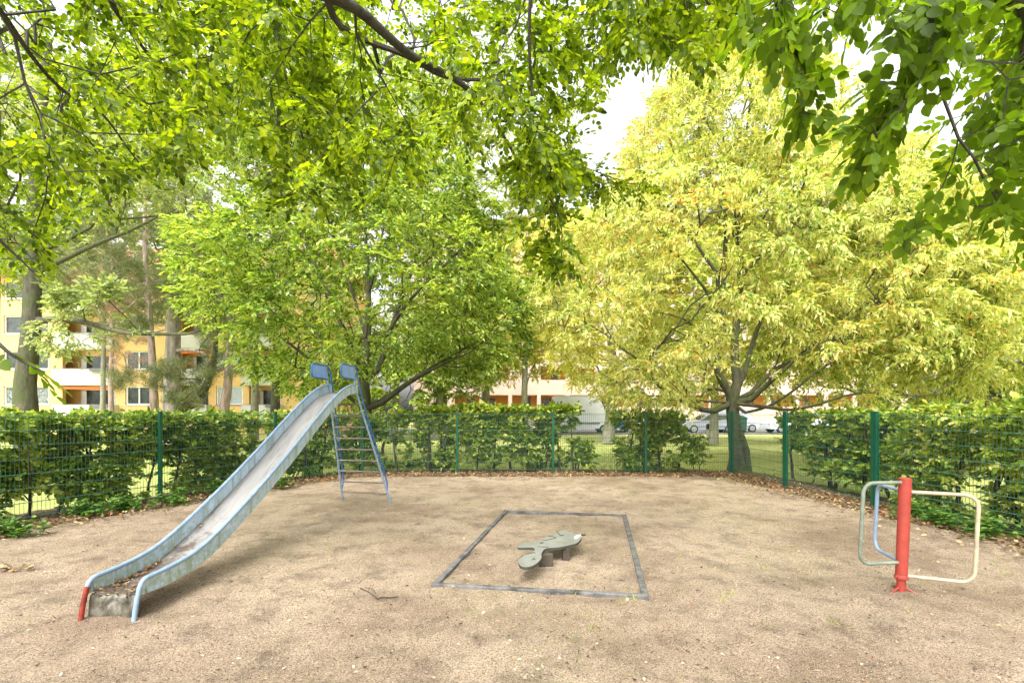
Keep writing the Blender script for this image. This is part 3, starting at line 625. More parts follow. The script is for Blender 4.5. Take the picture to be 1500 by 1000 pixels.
def tree_C():
    rng = np.random.default_rng(33); Y = 14.0; base = G(1080, HY+F*H/Y); base[2] = -.05; sk = Skel()
    t = sk.add_limb([base, A(1080,668,Y), A(1077,640,Y), A(1074,610,Y), A(1072,590,Y)], [.29,.215,.19,.18,.17])
    sk.add_limb([A(1096,700,13.9), A(1093,660,13.85), A(1082,625,13.9)], [.12,.10,.08])
    def L(pts, r0, r1, par): P = smooth_path([A(*q) for q in pts], 3); return sk.add_limb(P, np.linspace(r0, r1, len(P)), par)
    a = L([(1068,575,14),(1052,545,13.9),(1052,515,13.8),(1058,440,13.8),(1062,370,13.9),(1062,280,14),(1060,200,14)], .12, .025, t[-1])
    b = L([(1080,560,14.1),(1076,510,14.2),(1082,440,14.3),(1085,370,14.3),(1078,300,14.3),(1090,220,14.3),(1100,140,14.3)], .13, .02, t[-1])
    L([(1045,602,13.8),(1020,597,13.6),(990,580,13.3),(960,560,13),(938,530,12.8),(910,510,12.6)], .085, .02, t[-1])
    L([(1000,585,13.4),(1005,570,13.3),(990,560,13.2),(960,555,13.4)], .035, .015, t[-1])
    L([(1100,585,13.8),(1125,562,13.5),(1150,540,13.2),(1175,520,12.9),(1230,490,12.5)], .085, .02, t[-1])
    L([(1100,575,14.4),(1130,545,14.8),(1165,525,15.2),(1230,470,15.8),(1300,420,16.2)], .07, .02, t[-1])
    L([(1092,604,13.7),(1125,595,13.3),(1165,570,12.9),(1195,545,12.6),(1240,520,12.4)], .045, .015, t[-1])
    L([(1130,597,13.2),(1160,600,12.8),(1200,592,12.4),(1260,575,12.1),(1340,580,11.8)], .05, .012, t[-1])
    L([(1092,540,14.6),(1110,480,15.2),(1140,400,15.8),(1170,320,16.2)], .08, .02, t[-1])
    L([(1060,470,14.6),(1030,420,15.2),(990,370,15.8)], .06, .02, a[6]); L([(1090,400,13.6),(1140,350,13.1),(1200,300,12.8)], .06, .02, b[6])
    L([(1070,330,14.6),(1120,270,14.8),(1180,220,15)], .045, .015, b[9]); L([(1050,400,13.4),(1000,330,13),(960,280,12.9)], .05, .015, a[8])
    cl = clumpfield(14, .8); c = A(1100,420,Y)
    P1 = crown_pts(2000, A(1105,430,Y), (6.2,4.9,3.9), rng, .50, cl, -.30, taper=.05)
    P1 = P1[P1[:,2] > 1.9+.0*P1[:,0]]; dx = np.abs(P1[:,0]-base[0])
    P1 = P1[~((dx < 1.8) & (P1[:,2] < 2.9) & (P1[:,1] < 14.5))]
    P2 = crown_pts(800, A(1085,225,14.2), (3.5,3.2,3.0), rng, .2, cl, -.25, taper=.35)
    P3 = crown_pts(800, A(1340,430,14.3), (4.4,3.0,3.1), rng, .25, cl, -.3)
    sk.grow(np.vstack([P1, P2, P3]), rng, .45, .18, .45, .05); sk.finish(.0065, .46)
    P, D = leaf_sites(sk, rng, 5, 7); n = len(P); X = spray_dirs(D, rng, c, P, .9, .22, .5)
    cr = sprays(P, X, up(n, rng, .35), .42, 7, .125, .058, rng, 48, .4, .28, .12)
    s = rng.permutation(len(cr[0]))[:int(len(cr[0])*.40)]; kp = cr[0][s]+[0,0,-.01]; m = len(kp)
    keyT = np.tile([0,0,-1.], (m,1))+rng.normal(0,.25,(m,3)); keyN = nrm(rng.normal(0,1,(m,3))*[1,1,.1])
    keys = (kp, keyT, keyN, rng.uniform(.09,.17,m), rng.uniform(.03,.05,m))
    plant('hornbeam_tree', 'broad yellow-green hornbeam full of hanging seed clusters at the right rear fence corner', 'tree', base, sk, M_BARKM,
          [('crown', cr, T_FAR, M_HORNY), ('seed_clusters', keys, T_FAR, M_KEY)])
tree_C()
def simple_tree(name, label, base, top, r0, crowns, bark, mat, rng, limbs=(), leaf=(.14,.08), nleaf=7, spray=.45, tmpl=T_FAR, group=None, per=2, lean=None, thr=-.25, clf=.7, down=.2, step=.6, rtip=.009, trunk=None):
    sk = Skel(); base = np.array(base, float); top = np.array(top, float)
    if trunk is None:
        pts = smooth_path([base, base*.7+top*.3+rng.normal(0,.08,3)*[1,1,0], base*.35+top*.65+rng.normal(0,.12,3)*[1,1,0], top], 3)
    else: pts = smooth_path(trunk, 3)
    t = sk.add_limb(pts, r0*np.linspace(1, .25, len(pts))**.8*np.concatenate([[1.25], np.ones(len(pts)-1)]))
    for lp, ra, rb in limbs:
        P = smooth_path(lp, 4); j = t[int(np.argmin(np.linalg.norm(pts-P[0], axis=1)))]; sk.add_limb(P, np.linspace(ra, rb, len(P)), j)
    T = [crown_pts(nn, c, rd, rng, .2, clumpfield(int(rng.integers(999)), clf), thr) for nn, c, rd in crowns]
    sk.grow(np.vstack(T), rng, step, .2, .5, .04); sk.finish(rtip, .45)
    P, D = leaf_sites(sk, rng, 5, per); n = len(P); X = spray_dirs(D, rng, None, P, .9, down)
    if tmpl is T_NEEDLE:
        m = nleaf; Q = np.repeat(P, m, 0)+rng.normal(0, .10, (n*m,3)); TT = nrm(rng.normal(0, 1, (n*m,3))+np.repeat(X, m, 0)*.8+[0,0,.3]); NN = rng.normal(0,1,(n*m,3))
        cr = (Q, TT, NN, leaf[0]*rng.uniform(.7,1.2,n*m), leaf[1]*np.ones(n*m))
    else: cr = sprays(P, X, up(n, rng, .4), spray, nleaf, leaf[0], leaf[1], rng, 48, .45, .25)
    return plant(name, label, 'tree', base, sk, bark, [('crown', cr, tmpl, mat)], group)
rb = np.random.default_rng(77)
# mossy tree at the far left with its two long limbs
bY = 16.5
simple_tree('lime_tree', 'mossy thick-trunked tree at the far left with long bare limbs reaching right', G(42, HY+F*H/bY), A(60,40,bY), .36,
    [(300, A(60,180,16.5), (4.6,3.5,3.2)), (150, A(190,250,16.0), (3.2,2.6,1.7)), (70, A(10,330,15.5), (2.4,2.2,1.4)), (34, A(150,440,15), (1.6,1.2,.8)), (22, A(110,490,16), (1.2,1,.6))], M_BARKM, M_BACK, rb,
    limbs=[([A(60,470,16.5),A(85,467,16.3),A(125,472,16),A(180,487,15.7),A(230,489,15.4),A(280,488,15.2),A(308,474,15)], .105, .025),
           ([A(60,395,16.5),A(85,384,16.3),A(140,358,16),A(190,338,15.7),A(230,318,15.5)], .10, .03),
           ([A(60,280,16.5),A(60,240,16.3),A(85,215,16),A(90,180,15.8)], .08, .03), ([A(60,200,16.5),A(130,150,16),A(170,140,15.6),A(210,110,15.3)], .07, .02)],
    leaf=(.14,.08), trunk=[G(42, HY+F*H/bY), A(38,600,bY), A(37,560,bY), A(45,490,bY), A(48,400,bY), A(50,300,bY), A(60,180,bY), A(70,60,bY)], per=6, thr=-.15)
# pines
def pine(label, trunk, r0, crowns, bark, seed, n=10, limbs=(), mat=M_PINE):
    return simple_tree('pine_tree', label, trunk[0], trunk[-1], r0, crowns, bark, mat, np.random.default_rng(seed), limbs=limbs, leaf=(.20,.017), nleaf=n, tmpl=T_NEEDLE, trunk=trunk, per=5, thr=-.1, clf=1.1, group='pines in front of the yellow block', step=.45)
y1 = 22.
pine('thickest grey-barked pine trunk in front of the yellow block', [G(250, HY+F*H/y1), A(251,600,y1), A(253,520,y1), A(256,430,y1), A(262,330,y1), A(268,200,y1)], .42,
     [(120, A(250,360,y1), (4.2,3,2.6)), (70, A(170,440,21), (2.6,2,1.6)), (40, A(270,560,20.5), (1.6,1.2,1.0))], M_BARKP, 5, 26, limbs=[([A(254,515,y1),A(272,512,21.6),A(300,518,21.3),A(304,530,21)], .08, .03)])
y2 = 24.
pine('slender straight pine trunk just left of the thick grey one', [G(226, HY+F*H/y2), A(226,600,y2), A(224,540,y2), A(218,450,y2), A(213,380,y2), A(212,280,y2)], .23,
     [(110, A(190,390,24), (4.0,3,2.2)), (50, A(110,400,24), (2.6,2,1.6)), (40, A(200,560,23), (1.8,1.2,.6))], M_BARKR, 6, 24,
     limbs=[([A(216,420,24),A(190,450,23.7),A(150,480,23.4),A(120,500,23.2)], .06, .02)])
y3 = 21.
pine('reddish pine trunk on the right of the group, partly under the hornbeam crown', [G(326, HY+F*H/y3), A(328,600,y3), A(333,570,y3), A(336,520,y3), A(336,460,y3), A(330,380,y3)], .24,
     [(60, A(330,450,21), (2.4,2,2.0)), (22, A(345,530,20.5), (1.4,1,.8))], M_BARKR, 7, 22)
pine('leaning curved pine trunk bending between the thick grey and the reddish pine', [G(262, HY+F*H/y3), A(266,602,y3), A(283,592,y3), A(300,570,y3), A(310,540,y3), A(316,500,y3), A(312,430,y3)], .22,
     [(70, A(300,430,21), (2.6,2,2.2)), (24, A(290,540,20.6), (1.6,1,.6))], M_BARKM, 8, 22)
def dead_branch():
    rng = np.random.default_rng(9); T = crown_pts(46, A(165,425,23.5), (2.3,1.2,1.4), rng, .2)
    return T
y4 = 26.
simple_tree('pine_tree', 'pine with pinkish brown dead needles left of the slender pine', G(165, HY+F*H/y4), A(160,330,y4), .14,
     [(60, A(165,425,24.5), (2.4,1.4,1.3)), (24, A(180,520,24), (1.2,.8,1.4))], M_BARKR, M_PINEB, np.random.default_rng(9), leaf=(.20,.020), nleaf=34, tmpl=T_NEEDLE, group='pines in front of the yellow block')
# far trees
far = [
 ('yellow-leaved low-forked lime in front of the pink block, left of the pair', 712, 33, 330, [(300,(712,455),(5.0,3.5,5.2))], M_YEL, .30, M_BARKG),
 ('yellow-leaved straight lime in front of the pink block, right of the pair', 768, 32, 300, [(380,(790,430),(5.2,3.5,5.6))], M_YEL, .24, M_BARKG),
 ('small yellow-green tree with a pale trunk left of the forked lime', 576, 30, 480, [(160,(580,540),(3.6,3,3.4))], M_HORN, .26, M_BARKG),
 ('bright green tree behind the pink block corner, above the blue bin', 640, 30, 420, [(220,(640,500),(4.6,3,3.6))], M_BACK, .25, M_BARKG),
 ('pale green tree filling the gap behind the slide top', 400, 27, 400, [(120,(420,430),(4.6,3,4.2))], M_BACK, .28, M_BARKD),
 ('tall pale green tree showing above the slide tree on its left', 372, 29, 80, [(420,(330,230),(8,5,8.5))], M_BACK, .22, M_BARKG),
 ('very tall pale tree at the upper left edge', -10, 30, 40, [(460,(70,250),(9,5,8.5))], M_BACK, .22, M_BARKG),
 ('tall green tree behind the middle of the playground', 650, 34, 120, [(420,(640,290),(7.5,5,7.5))], M_BACK, .22, M_BARKG),
 ('yellowing tree behind the left flank of the seed-laden hornbeam', 890, 26, 330, [(420,(905,440),(4.6,3.5,5.2))], M_YEL, .3, M_BARKG),
 ('green tree in the right background behind the tall hedge', 1400, 19, 380, [(560,(1420,480),(5.2,3.5,3.6))], M_HORNY, .25, M_BARKM),
 ('darker green tree beside the right edge of the view', 1560, 15, 380, [(330,(1540,480),(3.6,3,2.6))], M_HORN, .25, M_BARKD),
 ('yellow-green tree directly behind the seed-laden hornbeam and in front of the pink block', 1045, 25, 330, [(520,(1040,440),(5.2,3.2,4.6))], M_HORNY, .22, M_BARKG),
 ('pale green tree between the pines and the yellow block, high crown only', 150, 30, 300, [(330,(170,395),(6.6,3,3.0))], M_BACK, .16, M_BARKG),
 ('yellow-green tree behind the right flank of the seed-laden hornbeam', 1260, 23, 330, [(560,(1270,430),(5.6,3.5,5.2))], M_HORNY, .28, M_BARKG),
]
for i, (lab, px, Y, ytop, crs, mt, r0, bk) in enumerate(far):
    rr = np.random.default_rng(100+i); sc = Y/30
    simple_tree('background_tree', lab, G(px, HY+F*H/Y), A(px+8, ytop, Y), r0, [(nn, A(*cc, Y), rd) for nn, cc, rd in crs], bk, mt, rr,
                leaf=(.27*sc,.15*sc), nleaf=7, spray=.62*sc, group='trees behind the playground', per=7, step=.8*sc, thr=-.3, rtip=.012)
# ================================================================= hedges and shrubs
def hedge(name, label, stems, box_pts, n, rng, mat, leaf=(.075,.048), top=1.7, cat='hedge', group=None, thr=-.35, per=2, zlo=.25, thick=.55, topfn=None, tmpl=T_MID, dens_low=.6, clf=3.2, stem_r=.035):
    """box_pts: polyline in plan that the hedge follows"""
    P0 = np.array(box_pts, float); seg = np.linalg.norm(np.diff(P0, axis=0), axis=1); cum = np.concatenate([[0], np.cumsum(seg)]); Ltot = cum[-1]
    at = lambda s: np.array([np.interp(s, cum, P0[:,0]), np.interp(s, cum, P0[:,1])])
    base = np.array([*at(Ltot/2), 0.]); sk = Skel(); cl = clumpfield(int(rng.integers(9999)), clf); nst = 0
    for s in stems:
        q = at(s*Ltot)+rng.normal(0,.05,2); hh = (topfn(s) if topfn else top)*rng.uniform(.72,.88); lean = rng.normal(0,.12,2)
        pts = [np.array([q[0]+lean[0]*u*hh, q[1]+lean[1]*u*hh, hh*u-.05]) for u in (0,.25,.5,.75,1)]
        pts = [p+rng.normal(0,.02,3) for p in pts]; r = stem_r*rng.uniform(.7,1.25); sk.add_limb(pts, [r,r*.85,r*.7,r*.5,r*.3])
    T = []; t0 = 0
    while len(T) < n:
        s = rng.uniform(0, 1); q = at(s*Ltot); tp = topfn(s) if topfn else top
        z = rng.uniform(zlo, tp)
        if z < tp*.5 and rng.uniform() > dens_low: continue
        t = P0[-1]-P0[0]; t /= np.linalg.norm(t); nn = np.array([-t[1], t[0]]); q = q+nn*rng.uniform(-thick/2, thick/2)
        pt = np.array([q[0], q[1], z])
        if cl(pt[None])[0] < thr and z < tp-.25: continue
        T.append(pt)
    sk.grow(np.array(T), rng, .16, .35, .35, .05); sk.finish(.0035, .42)
    P, D = leaf_sites(sk, rng, 5, per+3); m = len(P); X = spray_dirs(D, rng, None, P, .9, .1)
    cr = sprays(P, X, up(m, rng, .4), .17, 6, leaf[0], leaf[1], rng, 50, .4, .2, .05)
    ok = cr[0][:,2] < (top if topfn is None else 9)+.03+.06*np.sin(cr[0][:,0]*3+cr[0][:,1]*5)+rng.exponential(.04, len(cr[0]))
    cr = tuple(c[ok] for c in cr)
    e = empty(name, base); tag(e, label, cat, group)
    mb = MB(); sk.wood(mb, 0, 7, 3); mb.build('stems', M_TWIG, e, smooth=True, loc=base)
    leaves_mesh('foliage', *cr, tmpl, mat, e, base); return e
def off(i0, i1, d):                              # points of the fence line moved outwards
    out = []
    for i in range(i0, i1+1):
        a = np.array(FENCE[max(i-1,0)]); b = np.array(FENCE[min(i+1,len(FENCE)-1)]); t = (b-a)/np.linalg.norm(b-a); out.append(np.array(FENCE[i])+np.array([-t[1], t[0]])*d)
    return out
rh = np.random.default_rng(51)
lp = off(0, 4, .62)
hedge('hedge', 'dense clipped beech hedge behind the left fence, ending at the slide', np.linspace(.03,.99,22), lp, 1900, rh, M_HEDGE, top=1.60, thr=-.55, dens_low=.85, thick=.6, zlo=.15, leaf=(.095,.062), stem_r=.028)
bk = lambda px, d=.55: np.array([(px-CX)*(12.93+d)/F, 12.93+d])
hedge('hedge', 'thin gappy hedge standing behind the slide ladder', [.05,.2,.34,.5,.66,.8,.93], [lp[-1]+[.2,.25], bk(505), bk(600)], 380, rh, M_HEDGE, top=1.62, thr=-.15, dens_low=.75, leaf=(.105,.066), stem_r=.05)
hedge('shrub', 'bushy shrub with a thick dark split stem just left of the middle fence post', [.3,.36,.6,.85], [bk(612), bk(665)], 150, rh, M_HEDGE, top=1.75, cat='shrub', group='shrubs behind the rear fence', thr=-.2, dens_low=.9, leaf=(.105,.066), stem_r=.06)
hedge('hedge', 'short flat-topped hedge between two rear fence posts in front of the parked cars', [.12,.3,.42,.58,.72,.86,.95], [bk(676), bk(846)], 520, rh, M_HEDGE, top=1.78, thr=-.3, dens_low=.36, leaf=(.105,.066), stem_r=.04)
hedge('shrub', 'small knee-high shrub below the white van', [.3,.6], [bk(838), bk(866)], 34, rh, M_HEDGE, top=.85, cat='shrub', group='shrubs behind the rear fence', leaf=(.105,.066), thr=-1, zlo=.15, stem_r=.03)
hedge('shrub', 'round-headed shrub right of the white van', [.2,.45,.7,.9], [bk(898), bk(1000)], 230, rh, M_HEDGE, top=1.62, cat='shrub', group='shrubs behind the rear fence', thr=-.25, dens_low=.5, leaf=(.105,.066), stem_r=.05)
hedge('shrub', 'low sparse shrub left of the big forked trunk', [.4,.7], [bk(1005), bk(1034)], 36, rh, M_HEDGE, top=.95, cat='shrub', group='shrubs behind the rear fence', thr=-1, leaf=(.08,.05), stem_r=.02)
hedge('sapling', 'thin single-stemmed sapling right of the big forked trunk', [.5], [(6.95,12.4),(7.25,12.0)], 60, rh, M_HEDGE, top=1.65, cat='sapling', thr=-1, leaf=(.105,.066), zlo=.6, thick=.7, stem_r=.03)
rp = off(9, 14, .75)
hedge('hedge', 'loose green hedge behind the right fence short of the double post', [.1,.3,.55,.8], [np.array([7.1,11.3]), np.array([7.15,8.9])], 300, rh, M_HEDGE, top=1.66, thr=-.3, dens_low=.55, leaf=(.105,.066), stem_r=.05, thick=.8)
hedge('hedge', 'tall bright yellow-green hedge overtopping the fence at the right edge', np.linspace(.04,.98,16), [rp[2]+[.1,.1], rp[3], rp[4], rp[5]], 1900, rh, M_HEDGEY, top=1.95, thr=-.7, dens_low=.92, thick=.95, topfn=lambda s: 1.68+.14*min(1, s*2.5), leaf=(.088,.056), stem_r=.035, zlo=.15)
# ================================================================= low weeds, litter, grass
def scatter_litter():
    rng = np.random.default_rng(3); P, big = [], []
    for i in range(len(FENCE)-1):
        a, b = np.array(FENCE[i]), np.array(FENCE[i+1]); Ln = np.linalg.norm(b-a); t = (b-a)/Ln; nn = np.array([t[1], -t[0]])
        for _ in range(int(Ln*420)):
            q = a+t*rng.uniform(0, Ln)+nn*(.14+rng.normal(0, .34)); P.append((q[0], q[1], .028+rng.uniform(0,.035)))
    P = np.array(P); n = len(P); T = rng.normal(0,1,(n,3))*[1,1,.25]
    tag(leaves_mesh('fallen_leaves', P, T, up(n, rng, .45), rng.uniform(.035,.085,n), rng.uniform(.02,.05,n), T_FAR, M_LITTER),
        'brown and yellow fallen leaves gathered along the foot of the fence', 'fallen leaves', kind='stuff')
    Q = []
    while len(Q) < 7500:
        Y = 1.9+10.6*rng.uniform(0,1)**1.4; X = rng.uniform(-8.5, 6.9)
        if inside(X, Y) and fdist(X, Y) > .2: Q.append((X, Y, sand_h(X, Y)+.012))
    g = []
    while len(g) < 60000:
        Y = 2.2+5.5*rng.uniform(0,1)**1.5; X = rng.uniform(-1.1,1.1)*Y
        if X < 6.4 and X > -7: g.append((X, Y, sand_h(X, Y)+.002))
    g = np.array(g); k = len(g)
    tag(leaves_mesh('grit', g, rng.normal(0,1,(k,3))*[1,1,.3], up(k, rng, .5), rng.uniform(.003,.008,k), rng.uniform(.003,.006,k), T_FAR, M_GRIT), 'coarse brown and pale grit lying on the sand', 'grit', kind='stuff')
    Q = np.array(Q); n = len(Q); kind = rng.uniform(0,1,n) < .45; wd_ = np.where(kind, .004, 1)
    tag(leaves_mesh('leaf_debris', Q, rng.normal(0,1,(n,3))*[1,1,.1], up(n, rng, .25), np.where(kind, rng.uniform(.02,.07,n), rng.uniform(.014,.055,n))*(.5+.5*rng.uniform(0,1,n)), np.where(kind, rng.uniform(.004,.009,n), rng.uniform(.008,.026,n)), T_FAR, M_CHIP),
        'pale and dark bits of dry leaf scattered over the sandy ground', 'leaf debris', kind='stuff')
scatter_litter()
def lawn_blades():
    rng = np.random.default_rng(4); n = 26000; Y = 13.2+22*rng.uniform(0,1,n)**1.6; X = rng.uniform(-1.15,1.15,n)*Y
    P = np.stack([X, Y, np.full(n,-.06)], 1)
    keep = np.array([not inside(x, y) and (y > 13.8 or abs(x) > 6.5) for x, y in zip(X, Y)]); P = P[keep]; n = len(P)
    tag(leaves_mesh('grass', P, np.tile([0,0,1.],(n,1))+rng.normal(0,.5,(n,3)), rng.normal(0,1,(n,3)), rng.uniform(.06,.13,n), rng.uniform(.010,.022,n), T_NEEDLE, M_GRASS),
        'yellowish mown grass beyond the fence', 'grass', kind='stuff')
    Q = []
    spots = [(rng.uniform(.5,6.2), rng.uniform(3.6,12), rng.integers(3,9)) for _ in range(150)]+[(rng.uniform(-7,2), rng.uniform(2.2,12), rng.integers(2,6)) for _ in range(26)]
    for x, y, k in spots:
        if inside(x, y): Q += [(x+rng.normal(0,.05), y+rng.normal(0,.05), sand_h(x, y)-.002) for _ in range(k)]
    Q = np.array(Q); n = len(Q)
    tag(leaves_mesh('grass_tufts', Q, np.tile([0,0,.7],(n,1))+rng.normal(0,.6,(n,3)), rng.normal(0,1,(n,3)), rng.uniform(.03,.09,n), rng.uniform(.006,.011,n), T_NEEDLE, M_GRASS),
        'sparse thin grass blades sprouting from the sandy ground', 'grass', kind='stuff')
lawn_blades()
def weeds():
    rng = np.random.default_rng(6)
    spots = [(640,690,'low nettle-like weed left of the rear middle post'),(570,690,'low weed cluster between the ladder and the rear post'),(790,692,'broad-leaved weed under the flat-topped hedge'),(815,688,'small weed at the foot of a rear fence post'),(605,688,'leafy weed tuft behind the ladder foot'),
             (930,694,'light green weed at the post left of the round-headed shrub'),(958,692,'weed right of the post under the round-headed shrub'),(460,702,'dark weed under the gappy hedge beside the slide'),(402,716,'weed below the slide at the left fence bend'),
             (20,790,'dark leafy weed at the left edge foot of the fence'),(130,760,'weed patch along the left fence foot'),(180,752,'weed patch just left of the left fence post'),(262,742,'weed just right of the left fence post'),(330,727,'weed patch under the left hedge near the slide'),
             (1385,775,'broad-leaved weed behind the cream bar of the roundabout'),(1455,790,'leafy weed at the right edge foot of the fence'),(1350,762,'small yellowish weed beside the red post')]
    for px, py, lab in spots:
        b = G(px, py-2); out = .25
        near = min(range(len(FENCE)), key=lambda i: math.hypot(FENCE[i][0]-b[0], FENCE[i][1]-b[1]))
        n = 26; k = rng.normal(0,.17,(n,3))*[1,.6,0]; P0 = b+k; e = empty('weed', b); tag(e, lab, 'weed', 'weeds along the fence foot')
        mb = MB(); Ps, Ts = [], []
        for p in P0:
            h = rng.uniform(.10,.30); tip = p+[rng.normal(0,.06), rng.normal(0,.06), h]; mb.tube([p-[0,0,.03], (p+tip)/2+rng.normal(0,.01,3), tip], [.004,.003,.002], 3, caps=False)
            for u in (.35,.6,.8,1.0):
                for s in range(3): Ps.append(p*(1-u)+tip*u); a = rng.uniform(0,6.28); Ts.append((math.cos(a), math.sin(a), rng.uniform(-.3,.5)))
        mb.build('stem', M_WEED, e, loc=b); Ps = np.array(Ps); m = len(Ps)
        leaves_mesh('leaf_mass', Ps, np.array(Ts), up(m, rng, .3), rng.uniform(.05,.11,m), rng.uniform(.03,.06,m), T_MID, M_WEED, e, b)
weeds()
# ================================================================= slide
def slide():
    R0 = np.array([-3.0,3.846]); d = np.array([.067,.998]); d /= np.linalg.norm(d); w = np.array([-d[1], d[0]])   # w points to the left rail
    base = np.array([-3.22,3.885,0.]); e = empty('playground_slide', base)
    tag(e, 'long worn steel slide with pale blue sides, blue hand panels and a splayed ladder', 'slide')
    tr = [(523,563.5),(516,563.5),(510.5,565.5),(504,569),(498,573.5),(486,586),(471,602),(419,667),(374,720.5),(341.6,756),(328,781-10),(303,800.5),(270,821.5),(240,835),(220,843),(210,848)]
    tr = [(523,563.5),(516,563.5),(510.5,565.5),(504,569),(498,573.5),(486,586),(471,603),(445,636),(419,668),(396,695),(374,720.5),(350,746),(328,770),(303,794),(285,808.5),(265,821),(240,834),(220,843),(211,847.5)]
    prof = []
    for px, py in tr:
        k = (px-CX)/F; s = (R0[0]-k*R0[1])/(k*d[1]-d[0]); Y = R0[1]+s*d[1]; prof.append((s, H-(py-HY)*Y/F))
    prof = prof[::-1]; prof = np.array(prof)
    prof = smooth_path(np.column_stack([prof, np.zeros(len(prof))]), 3)[:, :2]
    # remove wiggle
    for _ in range(5): prof[1:-1] = .25*prof[:-2]+.5*prof[1:-1]+.25*prof[2:]
    Wd = .448; n = len(prof)
    tg = np.gradient(prof, axis=0); tg /= np.linalg.norm(tg, axis=1)[:,None]; nn = np.column_stack([-tg[:,1], tg[:,0]])
    hgt = np.interp(prof[:,0], [.0,.3,.9,4.2,4.6], [.09,.125,.145,.135,.13])
    def W3(s, z, side): xy = R0+d*s+w*side; return np.array([xy[0], xy[1], z])
    fl = prof-nn*hgt[:,None]                                # floor line
    # floor, slightly dished
    m = MB(); cols = [0,.06,.2,.5,.8,.94,1]; dish = [0,-.012,-.016,-.018,-.016,-.012,0]
    vs = [W3(*(fl[i]+nn[i]*dz), Wd*c) for i in range(n) for c, dz in zip(cols, dish)]; k = len(cols)
    fs = [(i*k+j, i*k+j+1, (i+1)*k+j+1, (i+1)*k+j) for i in range(n-1) for j in range(k-1)]
    m.add(vs, fs); ch = m.build('chute', M_STEEL, e, smooth=True, loc=base)
    so_ = ch.modifiers.new('thick', 'SOLIDIFY'); so_.thickness = .004; so_.offset = 1
    # end plate curving down to the ground
    m = MB(); s0, z0 = fl[0]; arc = [(s0+.012, z0+.0), (s0-.012,z0-.002), (s0-.030,z0-.012), (s0-.040,z0-.03), (s0-.044,z0-.07), (s0-.050,z0-.14), (s0-.055,-.06)]
    vs = [W3(a, b-(.016 if 0 < c < 1 else 0), Wd*c) for a, b in arc for c in (.02,.25,.5,.75,.98)]
    m.add(vs, [(i*5+j, i*5+j+1, (i+1)*5+j+1, (i+1)*5+j) for i in range(len(arc)-1) for j in range(4)])
    o = m.build('end_plate', M_ENDPL, e, smooth=True, loc=base); q = o.modifiers.new('thick', 'SOLIDIFY'); q.thickness = .006
    for sd, nm in ((0, 'right'), (Wd, 'left')):
        sg = -1 if sd == 0 else 1
        m = MB(); a, b = sd, sd+sg*.006
        vs = []
        for i in range(n):
            lo = fl[i]-nn[i]*.012; hi = prof[i]+nn[i]*0; vs += [W3(*lo, a), W3(*hi, a), W3(*hi, b), W3(*lo, b)]
        fs = [(i*4+j, i*4+(j+1)%4, (i+1)*4+(j+1)%4, (i+1)*4+j) for i in range(n-1) for j in range(4)]+[(0,1,2,3),((n-1)*4+3,(n-1)*4+2,(n-1)*4+1,(n-1)*4)]
        m.add(vs, fs)
        # gusset between the leg and the side plate
        g0 = prof[0]; m.prism([(0,0)]*0+[(0,0),(0,0),(0,0)], 'z', 0, 0) if False else None
        gs = [W3(g0[0],g0[1],a), W3(g0[0]-.035,g0[1]-.03,a), W3(g0[0]-.055,g0[1]-.12,a), W3(fl[0][0]+.02,fl[0][1]-.012,a)]; gs2 = [W3(g0[0],g0[1],b), W3(g0[0]-.035,g0[1]-.03,b), W3(g0[0]-.055,g0[1]-.12,b), W3(fl[0][0]+.02,fl[0][1]-.012,b)]
        m.add(gs+gs2, [(0,1,2,3),(7,6,5,4),(0,4,5,1),(1,5,6,2),(2,6,7,3)])
        m.build('side_wall', M_SPAINT if sd else M_SPAINTG, e, smooth=True, loc=base)
        m = MB()
        leg = [(prof[0][0]-.105,-.05),(prof[0][0]-.085,.08),(prof[0][0]-.063,.17),(prof[0][0]-.045,.235),(prof[0][0]-.02,.275)]
        path = smooth_path([W3(p[0], p[1], sd) for p in leg]+[W3(*prof[i], sd) for i in range(1, n, 2)], 2)
        if sd == 0: m.tube(path, .0185, 10); m.build('rail', M_LBLUE, e, smooth=True, loc=base)
        else:
            cut = 7; m.tube(path[cut-1:], .0185, 10); m.build('rail', M_LBLUE, e, smooth=True, loc=base)
            m = MB(); m.tube(path[:cut], .0192, 10); m.build('leg_end', M_REDOLD, e, smooth=True, loc=base)
        # hand panel with its tube frame
        st = 4.50 if sd == 0 else 4.42; sf = st-.50; zt, zb = 2.425, 2.205; r = .075
        arc = [(sf+r-r*math.sin(t), zt-r+r*math.cos(t)) for t in np.linspace(0, math.pi/2, 6)]
        arc2 = [(sf+r-r*math.cos(t), zb+r-r*math.sin(t)) for t in np.linspace(0, math.pi/2, 6)]
        fr = [(st+.03,zt)]+arc+arc2+[(st+.05,zb)]
        m = MB(); m.tube([W3(*p, sd) for p in fr], .014, 8); f = m.build('hand_loop', M_LBLUE if 0 else M_DBLUE, e, smooth=True, loc=base)
        m = MB(); poly = fr; A0 = [W3(*p, sd-.004) for p in poly]; A1 = [W3(*p, sd+.004) for p in poly]; c = len(poly)
        m.add(A0+A1, [tuple(range(c)), tuple(range(2*c-1,c-1,-1))]+[(i,(i+1)%c,c+(i+1)%c,c+i) for i in range(c)])
        m.build('hand_panel', M_BLUE, e, loc=base)
    # ladder
    def lad(z, right):                                       # centre line of a stile at height z
        top = W3(4.50,2.42,0) if right else W3(4.42,2.42,Wd); mid = W3(4.60,2.02,0) if right else W3(4.55,2.02,Wd)
        bot = np.array([-2.167,8.84,-.06]) if right else np.array([-3.134,9.11,-.06])
        return np.array([np.interp(z, [-.06,2.02,2.42], [bot[i],mid[i],top[i]]) for i in range(3)])
    zs = [-.06,.4,.9,1.4,1.8,2.02,2.2,2.42]; dd = np.array([*d, 0])
